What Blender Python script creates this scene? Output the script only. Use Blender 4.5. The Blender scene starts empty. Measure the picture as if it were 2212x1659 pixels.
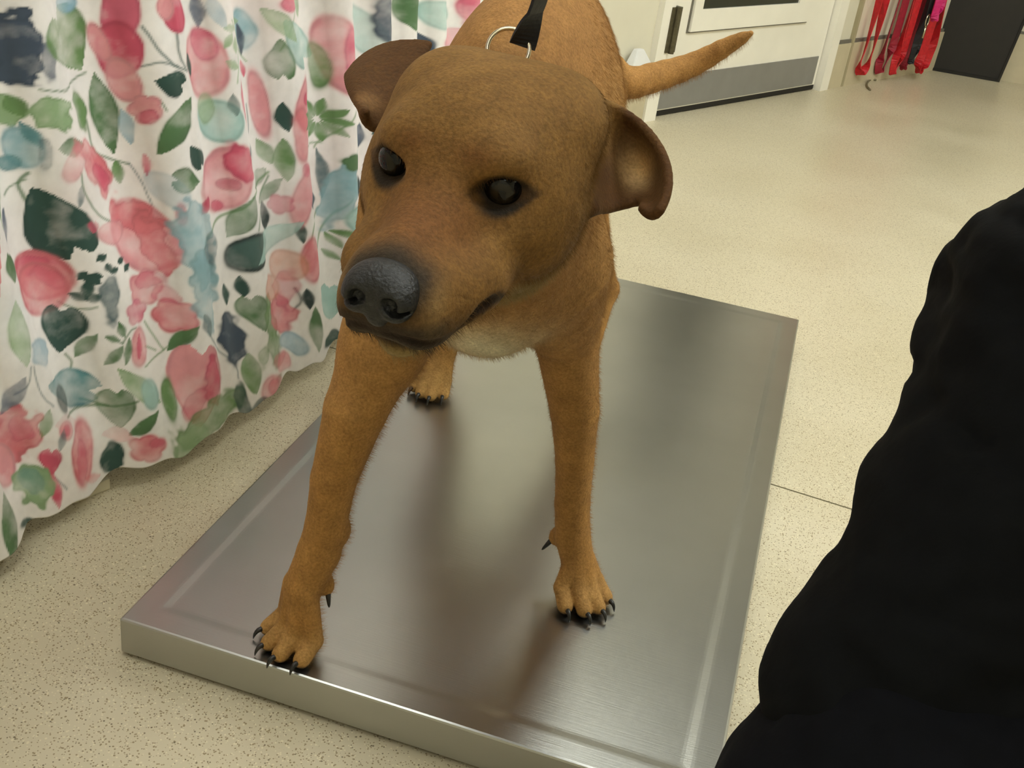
import bpy, bmesh, math, random
import numpy as np
from mathutils import Vector, Matrix

random.seed(7)
RNG = np.random.default_rng(7)
sc = bpy.context.scene
COL = sc.collection

# ------------------------------------------------------------------ camera
PLATE = 0.046                       # height of the weighing platform above the floor
FPX, CX, CY = 2429.0, 1106.0, 829.5
CAM = np.array([0.51661, -0.73303, 0.74495 + PLATE])
CM = np.array([[0.95042262, -0.24088444, 0.19665078],
               [0.28404574, 0.41515191, -0.86427247],
               [0.12654985, 0.87728193, 0.46299197]])      # columns: camera right, up, back
cd = bpy.data.cameras.new('camera'); cam = bpy.data.objects.new('camera', cd); COL.objects.link(cam)
cd.sensor_width = 36.0; cd.lens = 36.0 * FPX / 2212.0; cd.clip_start = 0.02; cd.clip_end = 50
M = Matrix.Identity(4)
for i in range(3):
    for j in range(3):
        M[i][j] = CM[i, j]
    M[i][3] = CAM[i]
cam.matrix_world = M
sc.camera = cam

def at(u, v, d):
    """surveyed point: picture position and distance -> room coordinates (floor z = 0)"""
    return CAM + CM @ (np.array([(u - CX) / FPX, -(v - CY) / FPX, -1.0]) * d)
def on_z(u, v, z):
    r = CM @ np.array([(u - CX) / FPX, -(v - CY) / FPX, -1.0])
    return CAM + r * ((z - CAM[2]) / r[2])
def pix(P):
    q = (np.asarray(P) - CAM) @ CM
    return CX + FPX * q[..., 0] / -q[..., 2], CY - FPX * q[..., 1] / -q[..., 2]

# ------------------------------------------------------------------ world, exposure
w = bpy.data.worlds.new('world'); sc.world = w; w.use_nodes = True
w.node_tree.nodes['Background'].inputs[0].default_value = (0.95, 0.97, 0.92, 1)
w.node_tree.nodes['Background'].inputs[1].default_value = 0.25
sc.view_settings.view_transform = 'Standard'; sc.view_settings.look = 'None'
sc.view_settings.gamma = 1.0; sc.view_settings.use_curve_mapping = False
sc.view_settings.exposure = 0.0

# ceiling lamps: (x, y, yaw, watts)
LAMPS = [(1.80, 0.70, 0.0, 52.0), (-0.10, 1.85, 0.0, 14.0), (0.0, -0.10, 0.0, 15.0), (2.3, 2.3, 0.0, 22.0), (0.6, -1.55, 0.0, 8.0)]  # last panel is added behind the camera for frontal fill and eye highlight
LAMP_COL = (0.97, 1.0, 0.95)
CEIL = 2.6

# ------------------------------------------------------------------ helpers
def lin(c):
    c = np.asarray(c, float) / 255.0
    return np.where(c <= 0.04045, c / 12.92, ((c + 0.055) / 1.055) ** 2.4)
def L4(r, g, b):
    return tuple(lin((r, g, b))) + (1.0,)

class NT:
    def __init__(s, name):
        s.m = bpy.data.materials.new(name); s.m.use_nodes = True
        s.t = s.m.node_tree; s.n = s.t.nodes; s.l = s.t.links
        s.b = s.n['Principled BSDF']
    def add(s, kind, **kw):
        nd = s.n.new(kind)
        for k, v in kw.items():
            if k.startswith('i_'):
                nd.inputs[k[2:].replace('_', ' ')].default_value = v
            else:
                setattr(nd, k, v)
        return nd
    def link(s, a, b): s.l.new(a, b)
    def ramp(s, fac, stops):
        r = s.n.new('ShaderNodeValToRGB'); s.link(fac, r.inputs[0])
        e = r.color_ramp.elements
        e[0].position, e[0].color = stops[0]; e[1].position, e[1].color = stops[-1]
        for p, c in stops[1:-1]:
            x = e.new(p); x.color = c
        return r
    def mix(s, fac, a, b, mode='MIX'):
        m = s.n.new('ShaderNodeMix'); m.data_type = 'RGBA'; m.blend_type = mode
        if isinstance(fac, (int, float)): m.inputs[0].default_value = fac
        else: s.link(fac, m.inputs[0])
        for q, ix in ((a, 6), (b, 7)):
            if isinstance(q, tuple): m.inputs[ix].default_value = q
            else: s.link(q, m.inputs[ix])
        return m.outputs[2]
    def bump(s, height, strength, dist=0.01):
        bp = s.n.new('ShaderNodeBump'); bp.inputs['Strength'].default_value = strength
        bp.inputs['Distance'].default_value = dist
        s.link(height, bp.inputs['Height']); s.link(bp.outputs[0], s.b.inputs['Normal'])

def simple(name, rgb, rough=0.6, metal=0.0, noise=0.06, scale=20.0, bump=0.0, spec=0.5):
    m = NT(name); tc = m.add('ShaderNodeTexCoord')
    nz = m.add('ShaderNodeTexNoise', i_Scale=scale, i_Detail=4.0); m.link(tc.outputs['Object'], nz.inputs['Vector'])
    c = lin(rgb); lo = tuple(c * (1 - noise)) + (1,); hi = tuple(np.minimum(c * (1 + noise), 1)) + (1,)
    r = m.ramp(nz.outputs[0], [(0.3, lo), (0.7, hi)]); m.link(r.outputs[0], m.b.inputs['Base Color'])
    m.b.inputs['Roughness'].default_value = rough; m.b.inputs['Metallic'].default_value = metal
    m.b.inputs['Specular IOR Level'].default_value = spec
    if bump: m.bump(nz.outputs[0], bump)
    return m.m

def link(name, me, mat=None, parent=None, smooth=False):
    o = bpy.data.objects.new(name, me); COL.objects.link(o)
    if mat is not None: me.materials.append(mat)
    if parent is not None: o.parent = parent
    if smooth:
        me.polygons.foreach_set('use_smooth', [True] * len(me.polygons))
    return o
def tag(o, label=None, cat=None, group=None, kind=None):
    if label: o['label'] = label
    if cat: o['category'] = cat
    if group: o['group'] = group
    if kind: o['kind'] = kind
    return o
def empty(name, loc=(0, 0, 0)):
    o = bpy.data.objects.new(name, None); COL.objects.link(o); o.location = loc
    o.empty_display_size = 0.05
    return o
def finish(bm, name, mat, parent=None, smooth=False, bevel=0.0, origin=None):
    """parts are authored in room coordinates; shift them under their parent"""
    me = bpy.data.meshes.new(name)
    if bevel:
        bmesh.ops.bevel(bm, geom=list(bm.edges), offset=bevel, segments=2, affect='EDGES', profile=0.6)
    bmesh.ops.recalc_face_normals(bm, faces=bm.faces)
    off = Vector(origin) if origin is not None else (parent_world(parent) if parent is not None else Vector((0, 0, 0)))
    if off.length: bmesh.ops.translate(bm, verts=bm.verts, vec=-off)
    bm.to_mesh(me); bm.free()
    o = link(name, me, mat, parent, smooth)
    if origin is not None and parent is None: o.location = origin
    return o
def parent_world(p):
    v = Vector((0, 0, 0))
    while p is not None:
        v += Vector(p.location); p = p.parent
    return v
def frame_box(bm, o, ax, ay, az, x0, x1, y0, y1, z0, z1):
    o, ax, ay, az = map(np.array, (o, ax, ay, az)); vs = []
    for z in (z0, z1):
        for x, y in ((x0, y0), (x1, y0), (x1, y1), (x0, y1)):
            vs.append(bm.verts.new(o + ax * x + ay * y + az * z))
    for f in ((0, 3, 2, 1), (4, 5, 6, 7), (0, 1, 5, 4), (1, 2, 6, 5), (2, 3, 7, 6), (3, 0, 4, 7)):
        bm.faces.new([vs[i] for i in f])
def box(bm, x0, x1, y0, y1, z0, z1):
    frame_box(bm, (0, 0, 0), (1, 0, 0), (0, 1, 0), (0, 0, 1), x0, x1, y0, y1, z0, z1)
def tube(bm, pts, rad, seg=10, cap=True):
    pts = [Vector(p) for p in pts]; n = len(pts)
    rads = rad if hasattr(rad, '__len__') else [rad] * n
    ref = None; rings = []
    for i, p in enumerate(pts):
        t = (pts[min(i + 1, n - 1)] - pts[max(i - 1, 0)]).normalized()
        if ref is None:
            ref = t.orthogonal().normalized()
        ref = (ref - t * ref.dot(t)).normalized(); b = t.cross(ref)
        rings.append([bm.verts.new(p + (ref * math.cos(2 * math.pi * k / seg) + b * math.sin(2 * math.pi * k / seg)) * rads[i]) for k in range(seg)])
    for a, b in zip(rings, rings[1:]):
        for k in range(seg):
            bm.faces.new((a[k], a[(k + 1) % seg], b[(k + 1) % seg], b[k]))
    if cap:
        bm.faces.new(rings[0][::-1]); bm.faces.new(rings[-1])
def strap(bm, pts, width, thick, wdirs):
    """flat band along pts; wdirs gives the direction of its width at each point"""
    pts = [Vector(p) for p in pts]; n = len(pts); rings = []
    for i, p in enumerate(pts):
        t = (pts[min(i + 1, n - 1)] - pts[max(i - 1, 0)]).normalized()
        wd = Vector(wdirs[i]); wd = (wd - t * wd.dot(t)).normalized(); nn = t.cross(wd)
        W = width[i] if hasattr(width, '__len__') else width
        rings.append([bm.verts.new(p + wd * a * W / 2 + nn * b * thick / 2) for a, b in ((-1, -1), (1, -1), (1, 1), (-1, 1))])
    for a, b in zip(rings, rings[1:]):
        for k in range(4):
            bm.faces.new((a[k], a[(k + 1) % 4], b[(k + 1) % 4], b[k]))
    bm.faces.new(rings[0][::-1]); bm.faces.new(rings[-1])
def smoothpath(pts, n):
    pts = np.array(pts, float); k = len(pts)
    P = np.vstack([2 * pts[0] - pts[1], pts, 2 * pts[-1] - pts[-2]]); out = []
    for s in np.linspace(0, k - 1 - 1e-9, n):
        i = int(s); t = s - i; p0, p1, p2, p3 = P[i:i + 4]
        out.append(0.5 * (2 * p1 + (p2 - p0) * t + (2 * p0 - 5 * p1 + 4 * p2 - p3) * t * t + (3 * p1 - p0 - 3 * p2 + p3) * t ** 3))
    return np.array(out)

def vnoise(P, scale, seed=0, octv=3):
    """value noise on points (n,3)"""
    r = np.random.default_rng(seed); T = r.random((32, 32, 32)).astype(np.float32)
    out = np.zeros(len(P), np.float32); amp = 1.0; tot = 0
    for o in range(octv):
        q = P * (scale * 2 ** o) + 13.7 * o; i = np.floor(q).astype(int); f = (q - i).astype(np.float32); f = f * f * (3 - 2 * f)
        acc = 0
        for dx in (0, 1):
            for dy in (0, 1):
                for dz in (0, 1):
                    wgt = (f[:, 0] if dx else 1 - f[:, 0]) * (f[:, 1] if dy else 1 - f[:, 1]) * (f[:, 2] if dz else 1 - f[:, 2])
                    acc = acc + wgt * T[(i[:, 0] + dx) & 31, (i[:, 1] + dy) & 31, (i[:, 2] + dz) & 31]
        out += amp * acc; tot += amp; amp *= 0.5
    return out / tot

# ------------------------------------------------------------------ sculpting field (signed distance -> mesh)
class Field:
    def __init__(s, lo, hi, h):
        s.lo = np.array(lo, float); s.h = h
        s.n = np.ceil((np.array(hi) - s.lo) / h).astype(int) + 1
        s.f = np.full(s.n, 0.5, np.float32)
    def _box(s, lo, hi):
        a = np.clip(np.floor((lo - s.lo) / s.h).astype(int), 0, s.n - 1); b = np.clip(np.ceil((hi - s.lo) / s.h).astype(int) + 1, 1, s.n)
        if np.any(b <= a): return None
        g = [(s.lo[i] + s.h * np.arange(a[i], b[i])).astype(np.float32) for i in range(3)]
        return (slice(a[0], b[0]), slice(a[1], b[1]), slice(a[2], b[2])), g[0][:, None, None], g[1][None, :, None], g[2][None, None, :]
    def _put(s, sl, d, k, carve):
        a = s.f[sl]
        if carve:
            d = -d
            hh = np.maximum(k - np.abs(a - d), 0) / k
            s.f[sl] = np.maximum(a, d) + hh * hh * k * 0.25
        else:
            hh = np.maximum(k - np.abs(a - d), 0) / k
            s.f[sl] = np.minimum(a, d) - hh * hh * k * 0.25
    def cone(s, a, b, r1, r2, k=0.02, carve=False):
        a = np.array(a, float); b = np.array(b, float); R = max(r1, r2) + k + 3 * s.h
        q = s._box(np.minimum(a, b) - R, np.maximum(a, b) + R)
        if q is None: return
        sl, X, Y, Z = q; ab = b - a; L2 = max(ab @ ab, 1e-9)
        X = X - a[0]; Y = Y - a[1]; Z = Z - a[2]
        t = np.clip((X * ab[0] + Y * ab[1] + Z * ab[2]) / L2, 0, 1)
        d = np.sqrt((X - t * ab[0]) ** 2 + (Y - t * ab[1]) ** 2 + (Z - t * ab[2]) ** 2) - (r1 + (r2 - r1) * t)
        s._put(sl, d.astype(np.float32), k, carve)
    def ell(s, c, r, axes=None, k=0.02, carve=False):
        c = np.array(c, float); r = np.array(r, float); A = np.eye(3) if axes is None else np.array(axes, float)
        ext = np.sqrt(((A * r[:, None]) ** 2).sum(0)) + k + 3 * s.h
        q = s._box(c - ext, c + ext)
        if q is None: return
        sl, X, Y, Z = q; X = X - c[0]; Y = Y - c[1]; Z = Z - c[2]
        p = [X * A[i, 0] + Y * A[i, 1] + Z * A[i, 2] for i in range(3)]
        k0 = np.sqrt(sum((p[i] / r[i]) ** 2 for i in range(3))); k1 = np.sqrt(sum((p[i] / r[i] ** 2) ** 2 for i in range(3))) + 1e-9
        s._put(sl, (k0 * (k0 - 1) / k1).astype(np.float32), k, carve)
    def sheet(s, ctrl, th, k=0.006, n=34):
        """bezier patch given thickness"""
        ctrl = np.array(ctrl, float)
        def B(m, t):
            return np.array([math.comb(m, i) * t ** i * (1 - t) ** (m - i) for i in range(m + 1)])
        U = B(ctrl.shape[0] - 1, np.linspace(0, 1, n)); V = B(ctrl.shape[1] - 1, np.linspace(0, 1, n))
        P = np.einsum('iu,jv,ijc->uvc', U, V, ctrl).reshape(-1, 3)
        R = th + k + 3 * s.h; q = s._box(P.min(0) - R, P.max(0) + R)
        sl, X, Y, Z = q; G = np.stack(np.broadcast_arrays(X, Y, Z), -1).reshape(-1, 3).astype(np.float32)
        d2 = np.full(len(G), 1e9, np.float32); P = P.astype(np.float32); pp = (P ** 2).sum(1)
        for c0 in range(0, len(G), 20000):
            g = G[c0:c0 + 20000]; d2[c0:c0 + 20000] = ((g ** 2).sum(1)[:, None] - 2 * g @ P.T + pp[None]).min(1)
        d = np.sqrt(np.maximum(d2, 0)).reshape(s.f[sl].shape) - th
        s._put(sl, d, k, False)
        return P
    def mesh(s, name, smooth_it=2):
        f = s.f; ins = f < 0
        A = np.zeros(tuple(s.n - 1), np.int8)
        for dx in (0, 1):
            for dy in (0, 1):
                for dz in (0, 1):
                    A += ins[dx:s.n[0] - 1 + dx, dy:s.n[1] - 1 + dy, dz:s.n[2] - 1 + dz]
        act = np.argwhere((A > 0) & (A < 8)); idx = np.full(A.shape, -1, np.int32); idx[tuple(act.T)] = np.arange(len(act))
        acc = np.zeros((len(act), 3)); cnt = np.zeros(len(act))
        cor = [(0, 0, 0), (1, 0, 0), (0, 1, 0), (1, 1, 0), (0, 0, 1), (1, 0, 1), (0, 1, 1), (1, 1, 1)]
        vals = [f[act[:, 0] + c[0], act[:, 1] + c[1], act[:, 2] + c[2]] for c in cor]
        for i in range(8):
            for j in range(i + 1, 8):
                if sum(abs(cor[i][q] - cor[j][q]) for q in range(3)) != 1: continue
                m = (vals[i] < 0) != (vals[j] < 0); t = vals[i][m] / (vals[i][m] - vals[j][m])
                acc[m] += np.array(cor[i]) + t[:, None] * (np.array(cor[j]) - np.array(cor[i])); cnt[m] += 1
        V = (act + acc / cnt[:, None]) * s.h + s.lo
        quads = []
        for ax in range(3):
            o1, o2 = (ax + 1) % 3, (ax + 2) % 3
            sl0 = [slice(None)] * 3; sl1 = [slice(None)] * 3
            sl0[ax] = slice(0, -1); sl1[ax] = slice(1, None)
            for q in (o1, o2):
                sl0[q] = slice(1, -1); sl1[q] = slice(1, -1)
            a = ins[tuple(sl0)]; b = ins[tuple(sl1)]
            e = np.argwhere(a != b); flip = a[tuple(e.T)]
            e[:, o1] += 1; e[:, o2] += 1
            def cell(d1, d2):
                c = e.copy(); c[:, o1] -= d1; c[:, o2] -= d2
                return idx[tuple(c.T)]
            Q = np.stack([cell(1, 1), cell(0, 1), cell(0, 0), cell(1, 0)], 1)
            Q[~flip] = Q[~flip][:, ::-1]; quads.append(Q)
        Q = np.vstack(quads)
        E = np.vstack([Q[:, [0, 1]], Q[:, [1, 2]], Q[:, [2, 3]], Q[:, [3, 0]]]); E = np.vstack([E, E[:, ::-1]])
        deg = np.bincount(E[:, 0], minlength=len(V))
        for _ in range(smooth_it):
            V = 0.5 * V + 0.5 * np.stack([np.bincount(E[:, 0], V[E[:, 1], c], minlength=len(V)) for c in range(3)], 1) / deg[:, None]
        return V, Q
def make_mesh(name, V, Q, colors=None, attr='Col'):
    me = bpy.data.meshes.new(name); me.vertices.add(len(V)); me.vertices.foreach_set('co', np.asarray(V, np.float32).ravel())
    me.loops.add(Q.size); me.loops.foreach_set('vertex_index', Q.astype(np.int32).ravel())
    me.polygons.add(len(Q)); me.polygons.foreach_set('loop_start', np.arange(0, Q.size, 4, dtype=np.int32))
    me.polygons.foreach_set('use_smooth', np.ones(len(Q), bool)); me.update(calc_edges=True)
    if colors is not None and attr == 'corner':
        a = me.color_attributes.new('Col', 'BYTE_COLOR', 'CORNER')
        a.data.foreach_set('color', np.hstack([colors, np.ones((len(colors), 1))])[Q.ravel()].astype(np.float32).ravel())
        me.color_attributes.active_color = a
    elif colors is not None:
        a = me.color_attributes.new(attr, 'FLOAT_COLOR', 'POINT')
        a.data.foreach_set('color', np.hstack([colors, np.ones((len(colors), 1))]).astype(np.float32).ravel())
    return me

# ------------------------------------------------------------------ materials
def mat_terrazzo():
    m = NT('terrazzo'); tc = m.add('ShaderNodeTexCoord'); v = tc.outputs['Object']
    base = m.add('ShaderNodeTexNoise', i_Scale=3.0, i_Detail=3.0); m.link(v, base.inputs['Vector'])
    rb = m.ramp(base.outputs[0], [(0.3, L4(199, 188, 158)), (0.7, L4(211, 201, 174))])
    col = rb.outputs[0]
    for sc_, th, c in ((330.0, 0.16, L4(132, 112, 74)), (250.0, 0.13, L4(228, 218, 188)), (180.0, 0.085, L4(88, 74, 48))):
        vo = m.add('ShaderNodeTexVoronoi', i_Scale=sc_, i_Randomness=1.0); m.link(v, vo.inputs['Vector'])
        wn = m.add('ShaderNodeTexNoise', i_Scale=sc_ * 0.45, i_Detail=1.0); m.link(v, wn.inputs['Vector'])
        mu = m.add('ShaderNodeMath', operation='MULTIPLY'); m.link(wn.outputs[0], mu.inputs[0]); mu.inputs[1].default_value = th * 3.2
        lt = m.add('ShaderNodeMath', operation='LESS_THAN'); m.link(vo.outputs['Distance'], lt.inputs[0]); m.link(mu.outputs[0], lt.inputs[1])
        f2 = m.add('ShaderNodeMath', operation='MULTIPLY'); m.link(lt.outputs[0], f2.inputs[0]); f2.inputs[1].default_value = 0.8
        col = m.mix(f2.outputs[0], col, c)
    # divider joint across the floor
    sx = m.add('ShaderNodeSeparateXYZ'); m.link(v, sx.inputs[0])
    a = m.add('ShaderNodeMath', operation='MULTIPLY_ADD'); m.link(sx.outputs[0], a.inputs[0]); a.inputs[1].default_value = 0.098; m.link(sx.outputs[1], a.inputs[2])
    b = m.add('ShaderNodeMath', operation='SUBTRACT'); m.link(a.outputs[0], b.inputs[0]); b.inputs[1].default_value = 0.7035
    c_ = m.add('ShaderNodeMath', operation='ABSOLUTE'); m.link(b.outputs[0], c_.inputs[0])
    d = m.add('ShaderNodeMath', operation='LESS_THAN'); m.link(c_.outputs[0], d.inputs[0]); d.inputs[1].default_value = 0.0016
    col = m.mix(d.outputs[0], col, L4(92, 84, 58))
    m.link(col, m.b.inputs['Base Color'])
    rr = m.ramp(base.outputs[0], [(0.3, (0.30,) * 3 + (1,)), (0.7, (0.40,) * 3 + (1,))]); m.link(rr.outputs[0], m.b.inputs['Roughness'])
    m.b.inputs['Specular IOR Level'].default_value = 0.55
    return m.m
def mat_steel():
    m = NT('brushed_steel'); tc = m.add('ShaderNodeTexCoord'); mp = m.add('ShaderNodeMapping'); m.link(tc.outputs['Object'], mp.inputs[0])
    mp.inputs['Scale'].default_value = (1.0, 30.0, 30.0)
    n1 = m.add('ShaderNodeTexNoise', i_Scale=22.0, i_Detail=5.0); m.link(mp.outputs[0], n1.inputs['Vector'])
    n2 = m.add('ShaderNodeTexNoise', i_Scale=5.0, i_Detail=3.0); m.link(tc.outputs['Object'], n2.inputs['Vector'])
    c = m.ramp(n2.outputs[0], [(0.3, (0.42, 0.425, 0.405, 1)), (0.7, (0.49, 0.495, 0.475, 1))])
    m.link(c.outputs[0], m.b.inputs['Base Color']); m.b.inputs['Metallic'].default_value = 1.0
    m.b.inputs['Roughness'].default_value = 0.29
    m.bump(n1.outputs[0], 0.05, 0.002)
    return m.m
def mat_fur():
    m = NT('short_fur'); at_ = m.add('ShaderNodeVertexColor'); at_.layer_name = 'Col'
    tc = m.add('ShaderNodeTexCoord')
    n1 = m.add('ShaderNodeTexNoise', i_Scale=420.0, i_Detail=3.0, i_Roughness=0.65); m.link(tc.outputs['Object'], n1.inputs['Vector'])
    n2 = m.add('ShaderNodeTexNoise', i_Scale=70.0, i_Detail=3.0); m.link(tc.outputs['Object'], n2.inputs['Vector'])
    r1 = m.ramp(n1.outputs[0], [(0.3, (0.72, 0.70, 0.66, 1)), (0.7, (1.22, 1.22, 1.22, 1))])
    c = m.mix(1.0, at_.outputs[0], r1.outputs[0], 'MULTIPLY')
    r2 = m.ramp(n2.outputs[0], [(0.35, (0.88, 0.87, 0.85, 1)), (0.65, (1.1, 1.1, 1.08, 1))])
    c = m.mix(1.0, c, r2.outputs[0], 'MULTIPLY')
    m.link(c, m.b.inputs['Base Color']); m.b.inputs['Roughness'].default_value = 0.75
    m.b.inputs['Specular IOR Level'].default_value = 0.2
    m.b.inputs['Sheen Weight'].default_value = 0.12; m.b.inputs['Sheen Roughness'].default_value = 0.5
    m.b.inputs['Sheen Tint'].default_value = L4(220, 170, 110)
    m.bump(n1.outputs[0], 0.35, 0.003)
    return m.m
def mat_cloth_print():
    m = NT('printed_cloth'); at_ = m.add('ShaderNodeVertexColor'); at_.layer_name = 'Col'
    tc = m.add('ShaderNodeTexCoord'); n = m.add('ShaderNodeTexNoise', i_Scale=60.0, i_Detail=4.0); m.link(tc.outputs['Object'], n.inputs['Vector'])
    r = m.ramp(n.outputs[0], [(0.3, (0.95, 0.95, 0.95, 1)), (0.7, (1.04, 1.04, 1.04, 1))])
    m.link(m.mix(1.0, at_.outputs[0], r.outputs[0], 'MULTIPLY'), m.b.inputs['Base Color'])
    m.b.inputs['Roughness'].default_value = 0.7; m.b.inputs['Specular IOR Level'].default_value = 0.3
    m.b.inputs['Sheen Weight'].default_value = 0.1
    return m.m
def mat_attr(name, rough, spec=0.5):
    m = NT(name); at_ = m.add('ShaderNodeVertexColor'); at_.layer_name = 'Col'
    tc = m.add('ShaderNodeTexCoord'); n = m.add('ShaderNodeTexNoise', i_Scale=300.0, i_Detail=2.0); m.link(tc.outputs['Object'], n.inputs['Vector'])
    m.link(at_.outputs[0], m.b.inputs['Base Color']); m.b.inputs['Roughness'].default_value = rough
    m.b.inputs['Specular IOR Level'].default_value = spec; m.bump(n.outputs[0], 0.05, 0.001)
    return m.m

TERR = mat_terrazzo(); STEEL = mat_steel(); FUR = mat_fur(); PRINT = mat_cloth_print()
WALL = simple('painted_wall', (226, 221, 202), 0.55, noise=0.04, scale=6)
CEILM = simple('ceiling_paint', (138, 137, 132), 0.9, noise=0.03)
DOORP = simple('door_paint', (246, 242, 230), 0.4, noise=0.03, scale=8)
KICK = simple('kick_plate_metal', (142, 141, 138), 0.45, metal=0.25, noise=0.06, scale=14)
HINGE = simple('worn_hinge_metal', (96, 90, 70), 0.5, metal=0.6, noise=0.2, scale=120)
DARKGAP = simple('dark_rubber', (24, 21, 16), 0.7)
GROUT = simple('dark_seam', (112, 108, 98), 0.6)
BLACKB = simple('black_board_face', (28, 25, 22), 0.55, noise=0.15, scale=30)
RED = simple('red_webbing', (196, 22, 34), 0.55, noise=0.18, scale=90, bump=0.1)
CRIM = simple('crimson_webbing', (150, 18, 44), 0.55, noise=0.18, scale=90, bump=0.1)
PINKW = simple('magenta_webbing', (205, 30, 110), 0.55, noise=0.12, scale=90)
BLACKW = simple('black_webbing', (13, 14, 20), 0.6, noise=0.2, scale=200, bump=0.1)
CHROME = simple('chrome', (205, 195, 170), 0.18, metal=1.0, noise=0.03)
NOSEM = simple('moist_nose_skin', (23, 23, 22), 0.46, noise=0.3, scale=500, bump=0.25)
CLAWM = simple('dark_claw_horn', (34, 32, 28), 0.35, noise=0.2, scale=300)
BLACKC = simple('black_cotton', (13, 14, 15), 0.9, noise=0.25, scale=40, bump=0.15, spec=0.12)
BLACKT = simple('black_trouser_cloth', (12, 13, 17), 0.9, noise=0.25, scale=50, bump=0.15, spec=0.12)
SKIN = simple('skin', (196, 150, 122), 0.5, noise=0.05)
HAIRM = simple('dark_hair', (40, 28, 20), 0.6, noise=0.3, scale=150)
SHOEM = simple('shoe_leather', (22, 22, 24), 0.5)
WHITEP = simple('white_plastic', (226, 226, 224), 0.45, noise=0.03)
RACKM = simple('cream_metal', (196, 188, 160), 0.5, noise=0.06)
GLASS = simple('dark_window_glass', (40, 44, 38), 0.12, noise=0.2, scale=3)

# ------------------------------------------------------------------ ceiling lamps
def lamp(x, y, watts, where):
    r = empty('ceiling_light', (x, y, CEIL)); tag(r, where, 'ceiling light', 'ceiling light panels')
    bm = bmesh.new()
    for a, b, c, d in ((-.62, .62, -.32, -.29), (-.62, .62, .29, .32), (-.62, -.59, -.29, .29), (.59, .62, -.29, .29)):
        box(bm, x + a, x + b, y + c, y + d, CEIL - 0.03, CEIL - 0.001)
    finish(bm, 'frame', WHITEP, r)
    m = NT('lamp_diffuser'); m.b.inputs['Emission Color'].default_value = LAMP_COL + (1,)
    m.b.inputs['Emission Strength'].default_value = watts / (1.18 * 0.58) / math.pi
    m.b.inputs['Base Color'].default_value = (0.8, 0.8, 0.75, 1)
    bm = bmesh.new(); box(bm, x - .59, x + .59, y - .29, y + .29, CEIL - 0.02, CEIL - 0.006)
    finish(bm, 'diffuser', m.m, r)
for (x, y, a, wt), t in zip(LAMPS, ('bright rectangular ceiling light above the floor right of the scale', 'rectangular ceiling light above the floor between curtain and white door',
                                    'rectangular ceiling light above the near end of the curtain', 'rectangular ceiling light over the open floor in the middle of the room', 'dim fill light panel added unseen behind the photographer')):
    lamp(x, y, wt, t)

# ------------------------------------------------------------------ room
bm = bmesh.new(); box(bm, -1.2, 3.2, -2.2, 5.2, -0.1, 0.0); tag(finish(bm, 'floor', TERR), 'speckled beige terrazzo floor', 'floor', kind='structure')
bm = bmesh.new(); box(bm, -1.3, 3.2, -2.2, 5.2, CEIL, CEIL + 0.1); tag(finish(bm, 'ceiling', CEILM), 'off-white ceiling', 'ceiling', kind='structure')
# wall with the door runs at an angle
W0 = np.array([0.0668, 2.551, 0.0]); WT = np.array([0.4431, 0.8965, 0.0]); WT /= np.linalg.norm(WT); WN = np.array([WT[1], -WT[0], 0.0]); UP = np.array([0, 0, 1.0])
# WN points into the room
def wbox(bm, s0, s1, d0, d1, z0, z1):
    frame_box(bm, W0, WT, WN, UP, s0, s1, d0, d1, z0, z1)
bm = bmesh.new(); wbox(bm, -2.9, -0.045, -0.12, 0, 0, CEIL); wbox(bm, 1.035, 2.03, -0.12, 0, 0, CEIL); wbox(bm, -0.045, 1.035, -0.12, 0, 2.1, CEIL)
wbox(bm, -0.045, 1.035, -0.12, -0.10, 0, 2.1)
tag(finish(bm, 'wall_left', WALL), 'pale cream wall that holds the white door', 'wall', kind='structure')
bm = bmesh.new(); box(bm, 0.95, 3.2, 4.36, 4.46, 0, CEIL); tag(finish(bm, 'wall_back', WALL), 'cream wall behind the black board', 'wall', kind='structure')
bm = bmesh.new(); box(bm, 3.0, 3.1, -2.2, 4.36, 0, CEIL); tag(finish(bm, 'wall_right', WALL), 'cream wall on the right', 'wall', kind='structure')
bm = bmesh.new(); box(bm, -1.2, 3.0, -2.1, -2.0, 0, CEIL); tag(finish(bm, 'wall_front', WALL), 'cream wall behind the photographer', 'wall', kind='structure')
bm = bmesh.new(); box(bm, -1.2, -1.1, -2.0, 0.2, 0, CEIL); tag(finish(bm, 'wall_side', WALL), 'cream wall behind the curtained rack', 'wall', kind='structure')
# cove base with its dark top seam
bm = bmesh.new(); wbox(bm, -2.5, -0.05, 0, 0.012, 0, 0.155); wbox(bm, 1.04, 1.99, 0, 0.012, 0, 0.155)
tag(finish(bm, 'baseboard_left', simple('cove_base', (203, 192, 163), 0.45, noise=0.05)), 'tall beige cove base along the door wall', 'baseboard', kind='structure')
bm = bmesh.new(); wbox(bm, -2.5, -0.05, 0, 0.008, 0.155, 0.167); wbox(bm, 1.04, 1.99, 0, 0.008, 0.155, 0.167)
tag(finish(bm, 'trim_1', GROUT), 'dark seam on top of the cove base', 'trim', kind='structure')
bm = bmesh.new(); box(bm, 1.01, 3.0, 4.348, 4.36, 0, 0.19); tag(finish(bm, 'baseboard_back', simple('cove_base_back', (203, 192, 163), 0.45, noise=0.05)), 'beige cove base of the back wall', 'baseboard', kind='structure')
bm = bmesh.new(); box(bm, 1.01, 3.0, 4.352, 4.36, 0.19, 0.2); tag(finish(bm, 'trim_2', GROUT), 'dark seam on the back wall base', 'trim', kind='structure')
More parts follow.
